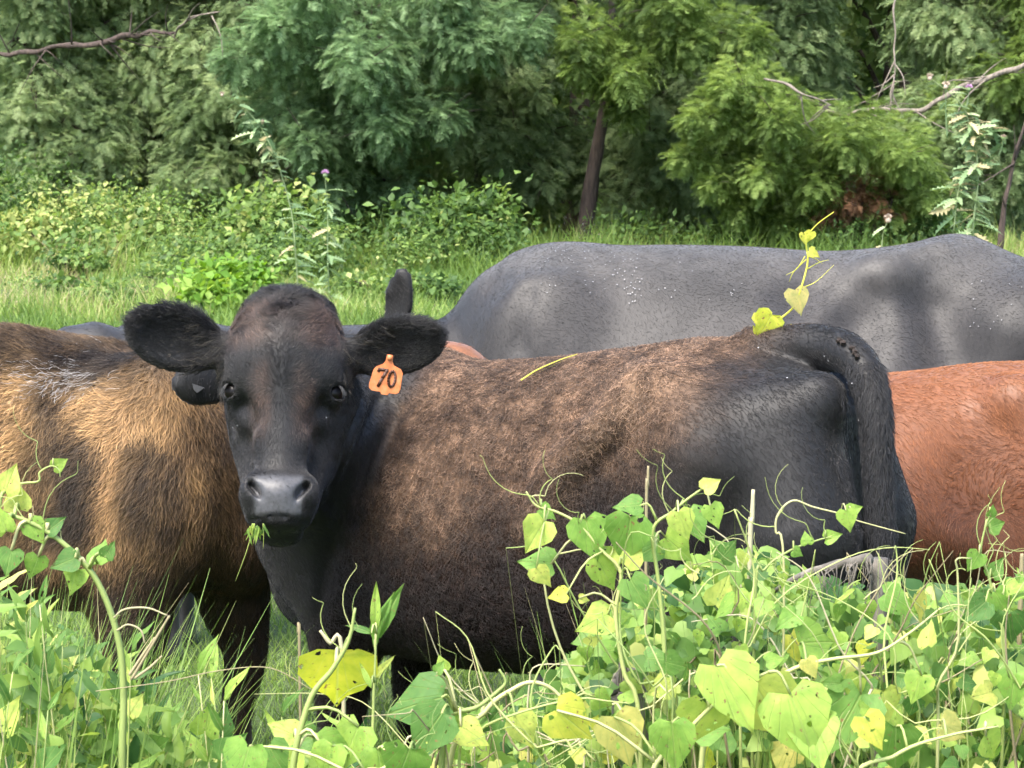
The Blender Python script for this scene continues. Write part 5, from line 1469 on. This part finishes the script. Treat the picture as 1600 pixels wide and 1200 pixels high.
def dry_stalks():
    for i, (label, path, r) in enumerate([
        ('straw-coloured stiff stalk leaning right of the arching shoot', [(205, 1062), (235, 1012), (265, 962)], .0019), ('thin red-brown stalk beside the straw-coloured one', [(202, 1055), (222, 1025), (242, 996)], .0018), ('short brown stalk pointing right beside the arching shoot', [(210, 1060), (235, 1042), (253, 1025)], .0016),
        ('thin arched straw in front of the near foreleg of the brown cow', [(178, 965), (195, 952), (230, 950), (262, 962)], .0012), ('lower arched straw in front of the near foreleg', [(183, 985), (200, 976), (220, 985), (226, 1005)], .0012),
        ('long wavy tendril crossing the far foreleg of the brown cow', [(150, 1080), (260, 1065), (330, 1050), (400, 1042), (440, 1050), (490, 1080)], .0006),
        ('grey upright stick before the flank left of the thicket', [(1010, 800), (1012, 760), (1013, 728)], .0020), ('grey upright stick with a broken top in the thicket', [(1172, 860), (1175, 815), (1177, 765)], .0032), ('thin stick at the right edge of the thicket', [(1594, 960), (1596, 900), (1597, 865)], .0034), ('pale split stick left of the yellow leaf', [(468, 1010), (466, 990), (467, 974)], .0020), ('pale green stick behind the yellow leaf', [(535, 1030), (515, 1005), (500, 985)], .0028)]):
        pts = [at(a, b, 3.0 if 'stick' in label else 2.79) for a, b in path]
        b0 = pts[0]; pts = [np.array([b0[0], b0[1] + .03, 0]), (b0 + np.array([b0[0], b0[1] + .03, 0])) / 2] + pts if 'stick' in label else pts
        o = stem(None, pts, [r * 1.1] * (len(pts) - 1) + [r * .8], 'dry_stalk', M_drystem, 24, 6); tag(o, label, 'stalk', 'dry stalks in the foreground')
dry_stalks()
# ================================================================== small things
from mathutils.bvhtree import BVHTree
def bvh(b): return BVHTree.FromPolygons([tuple(v) for v in b['V']], [tuple(int(i) for i in f) for f in b['F']])
def shoot(tree, px, py):
    o = Vector((0, 0, CAM_H)); d = Vector(at(px, py, 1.0)) - o; d.normalize()
    h = tree.ray_cast(o, d)
    return (np.array(h[0]), np.array(h[1])) if h[0] is not None else (None, None)
T_A, T_B, T_C = bvh(A), bvh(B), bvh(C)

def plain(name, col, rough=.5, spec=.4, trans=0):
    m, nt, p, out = new_mat(name)
    n = noise_tex(nt, 60, 3); r = ramp(nt, [(.3, tuple(c * .8 for c in col)), (.7, tuple(min(1, c * 1.15) for c in col))], n.outputs[0])
    nt.links.new(r.outputs[0], p.inputs['Base Color']); p.inputs['Roughness'].default_value = rough; p.inputs['Specular IOR Level'].default_value = spec
    return m

# ---- orange ear tag reading 70
def ear_tag():
    p, n = shoot(T_A, 610, 556)
    o = np.array(p) + np.array([0, -.016, 0]); s = .93 * o[1] / F_PX          # one pixel in metres there
    m, nt, ps, _ = new_mat('orange_tag_plastic')
    nn = noise_tex(nt, 70, 4); r = ramp(nt, [(.25, (.36, .10, .035)), (.55, (.54, .175, .062)), (.8, (.48, .23, .12))], nn.outputs[0])
    nt.links.new(r.outputs[0], ps.inputs['Base Color']); ps.inputs['Roughness'].default_value = .45
    ink = plain('tag_ink', (.06, .022, .012), .6)
    root = empty('ear_tag', tuple(o)); tag(root, "orange ear tag reading 70 hanging from the heifer's right-hand ear", 'ear tag')
    out = [(-5, 3), (5, 3), (6, -8), (9, -14), (22, -19), (26, -25), (26, -52), (24, -59), (19, -62), (8, -62), (6, -66), (-5, -66), (-7, -62), (-22, -62), (-27, -58), (-28, -52), (-24, -26), (-20, -20), (-9, -14), (-6, -8)]
    rot = math.radians(-9)
    def loc(x, y, z=0): return o + np.array([(x * math.cos(rot) - y * math.sin(rot)) * s, -z + .10 * y * s * -1 * .6, (x * math.sin(rot) + y * math.cos(rot)) * s])
    bm = bmesh.new()
    f = bm.faces.new([bm.verts.new(loc(x, y, .0)) for x, y in out])
    g = bmesh.ops.extrude_face_region(bm, geom=[f]); vs = [v for v in g['geom'] if isinstance(v, bmesh.types.BMVert)]
    bmesh.ops.translate(bm, vec=(0, -.0028, 0), verts=vs)
    bmesh.ops.bevel(bm, geom=[e for e in bm.edges], offset=.0006, segments=2, affect='EDGES')
    bmesh.ops.recalc_face_normals(bm, faces=bm.faces)
    me = bpy.data.meshes.new('plate'); bm.to_mesh(me); bm.free(); me.materials.append(m)
    pl = bpy.data.objects.new('plate', me); COL.objects.link(pl); put_under(pl, root)
    V, F = tube([loc(0, -2, .0), loc(0, -2, .007)], [.006, .005], 12); mesh_obj('stud', V, F, m, root)
    def stroke(pts, w):
        a = Acc()
        pts = np.array(pts, float)
        for k in range(len(pts) - 1):
            d = norm(pts[k + 1] - pts[k]); q = np.array([-d[1], d[0]]) * w / 2; e = d * w * .35
            c = [pts[k] - e + q, pts[k] - e - q, pts[k + 1] + e - q, pts[k + 1] + e + q]
            lo = [loc(x, y, .0029) for x, y in c]; hi = [loc(x, y, .0038 + .0001 * k) for x, y in c]
            a.add(np.array(lo + hi), np.array([[4, 5, 6, 7], [0, 1, 5, 4], [1, 2, 6, 5], [2, 3, 7, 6], [3, 0, 4, 7]]))
        return a
    stroke([(-15, -27), (-14, -24), (-1, -24), (-3, -29), (-8, -40), (-12, -52)], 5).build('digit', ink, pl, False)
    t = np.linspace(0, 2 * math.pi, 17); stroke(np.stack([9 + 5.5 * np.sin(t), -37 + 13 * np.cos(t)], 1), 4.2).build('digit', ink, pl, False)
ear_tag()

# ---- flies
def flies():
    rng = np.random.default_rng(12)
    mb = plain('fly_body', (.02, .02, .02), .4); mw, nt, p, _ = new_mat('fly_wing'); p.inputs['Base Color'].default_value = (.75, .75, .76, 1); p.inputs['Roughness'].default_value = .35
    nw = noise_tex(nt, 300, 1); nt.links.new(ramp(nt, [(.3, (.20, .20, .21)), (.7, (.36, .36, .37))], nw.outputs[0]).outputs[0], p.inputs['Base Color'])
    V, F = tube([(-.0032, 0, .0015), (-.001, 0, .002), (.002, 0, .002), (.0036, 0, .0014)], [.0006, .0016, .0014, .0009], 6, 8); bm_ = mesh_obj('thorax', V, F, mb).data
    wv = np.array([[.001, .0004, .0030], [-.0015, .0026, .0034], [-.0062, .0028, .0030], [-.0068, .0012, .0026], [-.0030, .0004, .0028]]); me_w = {}
    for sd in (-1, 1):
        v = wv * np.array([1, sd, 1]); me = bpy.data.meshes.new('wing'); me.from_pydata([tuple(q) for q in v] , [], [tuple(range(5))]); me.materials.append(mw); me_w[sd] = me
    bpy.data.objects.remove(bpy.data.objects['thorax'])
    def fly(p, n, sc, label, group):
        z = norm(n); x = norm(np.cross(z, norm(rng.normal(size=3)))); y = np.cross(z, x)
        r = bpy.data.objects.new('fly', bm_); COL.objects.link(r)
        r.matrix_basis = Matrix(((x[0], y[0], z[0], p[0]), (x[1], y[1], z[1], p[1]), (x[2], y[2], z[2], p[2]), (0, 0, 0, 1))) @ Matrix.Scale(sc, 4)
        tag(r, label, 'fly', group)
        for sd in (-1, 1):
            w = bpy.data.objects.new('wing', me_w[sd]); COL.objects.link(w); w.parent = r
    spots = [(rng.uniform(845, 1010), 385 + abs(rng.normal()) * 35) for _ in range(75)] + [(985 + rng.normal() * 9, 455 + rng.normal() * 16) for _ in range(22)] + [(rng.uniform(1010, 1160), rng.uniform(390, 470)) for _ in range(16)] + [(rng.uniform(1510, 1600), rng.uniform(440, 520)) for _ in range(14)]
    for px, py in spots:
        p, n = shoot(T_C, px, py)
        if p is None: continue
        where = 'in the dense white cluster under the spine' if abs(px - 985) < 30 and py > 425 else ('near the right edge' if px > 1400 else ('scattered behind the vine sprig' if px > 1010 else 'scattered over the withers'))
        fly(p + n * .003, n, .36 + .22 * rng.random(), 'tiny pale-winged fly on the grey cow ' + where, 'flies on the grey cow ' + where)
    for px, py in [(1294, 555), (1299, 561), (1321, 603), (1337, 600), (1318, 611), (1330, 642), (1348, 655), (1322, 718), (1186, 548), (1232, 596), (815, 556), (823, 560), (838, 555), (850, 553), (370, 665), (376, 664), (505, 652)]:
        p, n = shoot(T_A, px, py)
        if p is None: continue
        fly(p + n * .007, n, .5, 'tiny pale-winged fly sitting on the dark heifer', 'flies on the heifer')
    for i in range(26):
        p = at(rng.uniform(820, 960), rng.uniform(338, 376), 5.6 + .3 * rng.normal())
        fly(p, norm(rng.normal(size=3)), .38, 'tiny fly hovering above the back of the grey cow', 'flies hovering over the grey cow')
flies()

# ---- things on the heifer
def on_heifer():
    M_y = leaf_mat('bright_sprig', [(0, (.50, .52, .05)), (1, (.62, .62, .14))], .35, .5, rnd=True)
    p, n = shoot(T_A, 1205, 536); D = p[1] + .03
    root = empty('vine_sprig', tuple(p)); tag(root, "bright yellow-green vine sprig standing up from the heifer's rump", 'vine')
    pts = [p - n * .005, at(1200, 515, D), at(1238, 482, D), at(1250, 455, D - .01), at(1262, 410, D), at(1260, 375, D), at(1275, 352, D), at(1303, 331, D)]
    stem(root, pts, [.0022, .0022, .0020, .0018, .0018, .0016, .0010, .0008], mat=M_y)
    for px, py, a, ln, mi in ((1206, 492, 240, 46, 1), (1188, 488, 300, 34, 3), (1242, 453, 285, 42, 0), (1256, 364, 280, 20, 2), (1268, 362, 250, 18, 0), (1264, 392, 330, 20, 2)):
        ms = HEARTS_Y[mi]; put_leaf(root, at(px, py, D - .01), img_dir(a, .1), np.array([.1, -1, .3]), ln * D / F_PX, ms)
    for a, b, c in (((1258, 400), (1245, 420), (1228, 430)), ((1260, 405), (1240, 425), (1233, 440)), ((1262, 420), (1280, 410), (1295, 406)), ((1252, 450), (1275, 440), (1303, 414)), ((1262, 400), (1275, 405), (1285, 412))):
        stem(root, [at(*a, D), at(*b, D), at(*c, D)], .0010, 'tendril', M_y, 10, 4)
    rng = np.random.default_rng(8)
    for i in range(26):
        q = at(rng.uniform(1178, 1245), 521 + 5 * rng.normal(), D); put_leaf(root, q, img_dir(rng.uniform(0, 360), .3), np.array([rng.normal() * .5, -1, .6]), .008 + .008 * rng.random(), HEARTS_Y[i % 4], 'leaf_scrap')
    pts = [shoot(T_A, a, b) for a, b in ((818, 602), (840, 588), (862, 578), (885, 569), (905, 563))]
    o = stem(None, [a + b * .013 for a, b in pts], .0016, 'grass_stem', M_y, 20, 5); tag(o, "pale grass stem lying across the heifer's back behind the tagged ear", 'grass stem')
    # grass in the mouth
    p, n = shoot(T_A, 400, 812); D = p[1] - .012
    root = empty('mouthful_of_grass', tuple(at(397, 822, D))); tag(root, "wisp of green grass hanging from the heifer's mouth", 'grass')
    M_m = leaf_mat('chewed_grass', [(0, (.22, .30, .06)), (1, (.36, .42, .12))], .3, .5, rnd=True)
    for a, b, c, r in (((398, 818), (385, 862), (368, 908), .0011), ((411, 818), (412, 838), (411, 858), .0010), ((395, 818), (390, 832), (384, 845), .0016), ((397, 818), (398, 835), (396, 850), .0014)):
        stem(root, [at(*a, D), at(*b, D), at(*c, D)], r, 'grass_blade', M_m, 10, 4)
    for i in range(10):
        put_leaf(root, at(396 + 8 * rng.normal(), 822 + 3 * rng.normal(), D), img_dir(270 + 30 * rng.normal(), .2), np.array([rng.normal() * .4, -1, .3]), (18 + 12 * rng.random()) * D / F_PX, NARROWS[i % 3], 'chewed_leaf')
    # burrs on the tail head
    M_b = plain('dry_burr', (.022, .015, .012), .9)
    for i, (px, py) in enumerate(((1311, 530), (1317, 534), (1332, 543), (1339, 556), (1336, 549))):
        q, n = shoot(T_A, px, py + 8)
        if q is None: continue
        bm = bmesh.new(); bmesh.ops.create_icosphere(bm, subdivisions=2, radius=.0055)
        for v in bm.verts: v.co *= .6 + .8 * random.random()
        bmesh.ops.translate(bm, vec=Vector(q + np.array([0, 0, .008])), verts=bm.verts); me = bpy.data.meshes.new('burr'); bm.to_mesh(me); bm.free(); me.materials.append(M_b)
        o = bpy.data.objects.new('burr', me); COL.objects.link(o); tag(o, 'dried mud burr stuck to the top of the tail', 'burr', 'mud burrs on the tail head')
on_heifer()

def tag_scrap():
    m = plain('tag_scrap', (.06, .06, .063), .7)
    c = [shoot(T_B, a, b) for a, b in ((300, 599), (318, 605), (307, 613), (302, 608))]
    if any(p is None for p, n in c): return
    lo = [p + n * .004 for p, n in c]; hi = [p + n * .007 for p, n in c]
    o = mesh_obj('ear_tag_scrap', np.array(lo + hi), [(4, 5, 6, 7), (0, 1, 5, 4), (1, 2, 6, 5), (2, 3, 7, 6), (3, 0, 4, 7)], m, None, False); tag(o, 'pale scrap of a torn tag on the black ear of the brown cow', 'ear tag')
tag_scrap()

# ---- weathered post and broken wood in the thicket
def old_wood():
    m = bark_mat('weathered_wood', (.045, .038, .032), (.20, .18, .155))
    root = empty('fence_post', tuple(gp(1376, 2.98) * [1, 1, 0])); tag(root, 'weathered grey fence post with a frayed top in the thicket', 'post')
    t = at(1374, 872, 2.98); pts = [np.array([t[0] + .01, 2.98, -.05]), np.array([t[0] + .004, 2.98, t[2] * .6]), t]
    V, F = tube(pts, [.015, .014, .012], 10, 30); V += (vnoise(V * [60, 60, 6], 1)[:, None] - .5) * [.006, .006, .0]
    mesh_obj('shaft', V, F, m, root)
    rng = np.random.default_rng(4)
    for i in range(26):
        o = t + np.array([rng.normal() * .008, rng.normal() * .006, -.012 - .03 * rng.random()]); d = np.array([rng.normal() * .012, -.004, .016 + .016 * rng.random() if i % 2 else -.03 - .03 * rng.random()])
        stem(root, [o, o + d * .5, o + d + (0, 0, -.004)], .0014, 'splinter', m, 6, 4)
    root = empty('broken_branch', tuple(at(1300, 890, 2.64))); tag(root, 'broken grey branch with shredded bark leaning on the fence post', 'branch')
    pts = [at(1205, 925, 3.09), at(1250, 900, 3.03), at(1310, 883, 2.99), at(1362, 870, 2.95)]
    V, F = tube(pts, [.003, .005, .006, .008], 8, 24); V += (vnoise(V * 40, 1)[:, None] - .5) * .006; mesh_obj('wood', V, F, m, root)
    sp = spline(pts, 40)
    for i in range(34):
        o = sp[rng.integers(14, 39)] + np.array([0, -.008, 0]); stem(root, [o, o + np.array([rng.normal() * .006, -.006, -.012]), o + np.array([rng.normal() * .014, -.004, -.022 - .03 * rng.random()])], .0012, 'bark_shred', m, 6, 4)
    root = empty('broken_stump', tuple(at(985, 1100, 2.9) * [1, 1, 0])); tag(root, 'split grey stump at the left end of the thicket', 'stump')
    b = at(990, 1100, 2.9); V, F = tube([np.array([b[0], 2.9, -.02]), b * [1, 1, .6], b, at(975, 1072, 2.9), at(985, 1052, 2.9)], [.04, .034, .028, .02, .006], 10, 24); V += (vnoise(V * [50, 50, 8], 1)[:, None] - .5) * .012; mesh_obj('stub', V, F, m, root)
    for i in range(8):
        o = at(965 + 40 * rng.random(), 1080, 2.87); stem(root, [o, o + np.array([.004 * rng.normal(), 0, .02]), o + np.array([.01 * rng.normal(), 0, .035 + .02 * rng.random()])], [.004, .003, .0008], 'splinter', m, 6, 4)
old_wood()

# ---- thistles
def thistle_leaf(seed):
    rng = np.random.default_rng(seed); n = 7; V = [(0, 0, 0)]; top, bot = [], []
    xs = np.linspace(.06, 1, 2 * n)
    for sgn, lst in ((1, top), (-1, bot)):
        for i, x in enumerate(xs):
            w = (.20 * math.sin(math.pi * min(1, x * .9 + .1)) ** .8) * (1.0 if i % 2 else .35) * (.7 + .6 * rng.random())
            lst.append((x + (.03 if i % 2 else 0), sgn * w, .35 * w - .25 * x * x))
    mid = [(x, 0, -.25 * x * x) for x in xs]
    V = np.array(mid + top + bot); k = len(xs)
    F = [[i, i + 1, k + i + 1, k + i] for i in range(k - 1)] + [[i + 1, i, 2 * k + i, 2 * k + i + 1] for i in range(k - 1)]
    me = bpy.data.meshes.new('leaf'); me.from_pydata([tuple(v) for v in V], [], F); return me
TH = [thistle_leaf(i) for i in range(3)]
M_th = leaf_mat('thistle_leaf', [(0, (.12, .20, .09)), (.6, (.22, .31, .15)), (1, (.34, .40, .22))], .3, .6, rnd=True)
M_thd = leaf_mat('withered_thistle_leaf', [(0, (.34, .30, .16)), (1, (.50, .44, .26))], .3, .7, rnd=True)
for me in TH: me.materials.append(M_th)
THD = [m.copy() for m in TH]
for me in THD: me.materials.clear(); me.materials.append(M_thd)
M_purple = plain('thistle_flower', (.52, .30, .50), .7); M_seed = plain('thistle_seed_head', (.42, .33, .26), .8); M_cup = plain('thistle_cup', (.16, .22, .11), .7)
def thistle(label, D, paths, leaves, heads, r=.006, seed=0, lsize=(.10, .2), withered=.15):
    rng = np.random.default_rng(seed)
    g = gp(paths[0][0][0], D); root = empty('thistle', tuple(g)); tag(root, label, 'thistle', 'thistles at the wood edge')
    for k, pa in enumerate(paths):
        pts = [at(a, b, D) for a, b in pa]
        if k == 0: pts = [g - (0, 0, .03)] + pts
        stem(root, pts, r if k == 0 else r * .6, mat=M_th); sp = spline(pts, 60)
        for i in range(leaves[k]):
            t = .12 + .80 * (i + rng.random()) / leaves[k]; o = sp[int(t * 59)]; a = rng.random() * 6.283
            d = norm(np.array([math.cos(a), .8 * math.sin(a), .35 - .9 * rng.random()])); ms = (THD if rng.random() < withered else TH)[i % 3]
            put_leaf(root, o, d, np.array([0, -.4, 1.0]) + rng.normal(size=3) * .3, (lsize[0] + (lsize[1] - lsize[0]) * rng.random()) * (1.15 - .5 * t), ms)
    for px, py, sz, kind in heads:
        c = at(px, py, D); bm = bmesh.new(); bmesh.ops.create_icosphere(bm, subdivisions=2, radius=sz * .62)
        bmesh.ops.scale(bm, vec=(1, 1, 1.1), verts=bm.verts); bmesh.ops.translate(bm, vec=Vector(c - np.array([0, 0, sz * .55])), verts=bm.verts)
        me = bpy.data.meshes.new('flower_cup'); bm.to_mesh(me); bm.free(); me.materials.append(M_cup if kind else M_seed); o = bpy.data.objects.new('flower_cup', me); COL.objects.link(o); put_under(o, root)
        a = Acc()
        for i in range(70):
            d = norm(np.array([rng.normal() * .75, rng.normal() * .75, .35 + rng.random()])); q = np.cross(d, norm(rng.normal(size=3))) * sz * .13
            b0 = c - np.array([0, 0, sz * .25]); e = b0 + d * sz * (.9 + .3 * rng.random()); a.add(np.array([b0 - q * .6, b0 + q * .6, e + q, e - q]), np.array([[0, 1, 2, 3]]))
        h = a.build('flower_head', M_purple if kind else M_seed, o, False); h['kind'] = 'stuff'
thistle('slender thistle with one round purple flower above the head of the heifer', 18.5, [[(514, 460), (512, 400), (512, 330), (508, 278)]], [52], [(508, 270, .034, 1)], .008, 1, (.08, .26), .05)
thistle('tall leaning thistle with withered tips left of the purple flower', 18.8, [[(466, 460), (462, 400), (455, 330), (432, 250), (408, 200), (385, 172)], [(432, 250), (405, 215), (378, 170), (348, 148)]], [56, 14], [(347, 146, .022, 0), (410, 190, .02, 0)], .008, 2, (.08, .26), .15)
thistle('tall pale thistle full of ragged leaves behind the grey cow at the right', 13.0, [[(1522, 420), (1520, 360), (1528, 280), (1522, 215), (1512, 185), (1508, 165)], [(1490, 360), (1500, 290), (1530, 245)], [(1512, 180), (1495, 155), (1455, 123)], [(1480, 215), (1478, 175), (1478, 138)], [(1510, 168), (1513, 150), (1513, 138)], [(1560, 245), (1567, 225), (1568, 215)], [(1520, 240), (1545, 200), (1550, 190)]], [110, 34, 0, 4, 3, 6, 26], [(1453, 119, .022, 0), (1478, 132, .024, 0), (1514, 136, .022, 1), (1568, 214, .020, 0)], .008, 3, (.08, .20), .25)
thistle('single dry thistle seed head on a bent stem above the grey back', 13.0, [[(1378, 420), (1379, 370), (1387, 345)]], [2], [(1388, 340, .028, 0)], .004, 4)
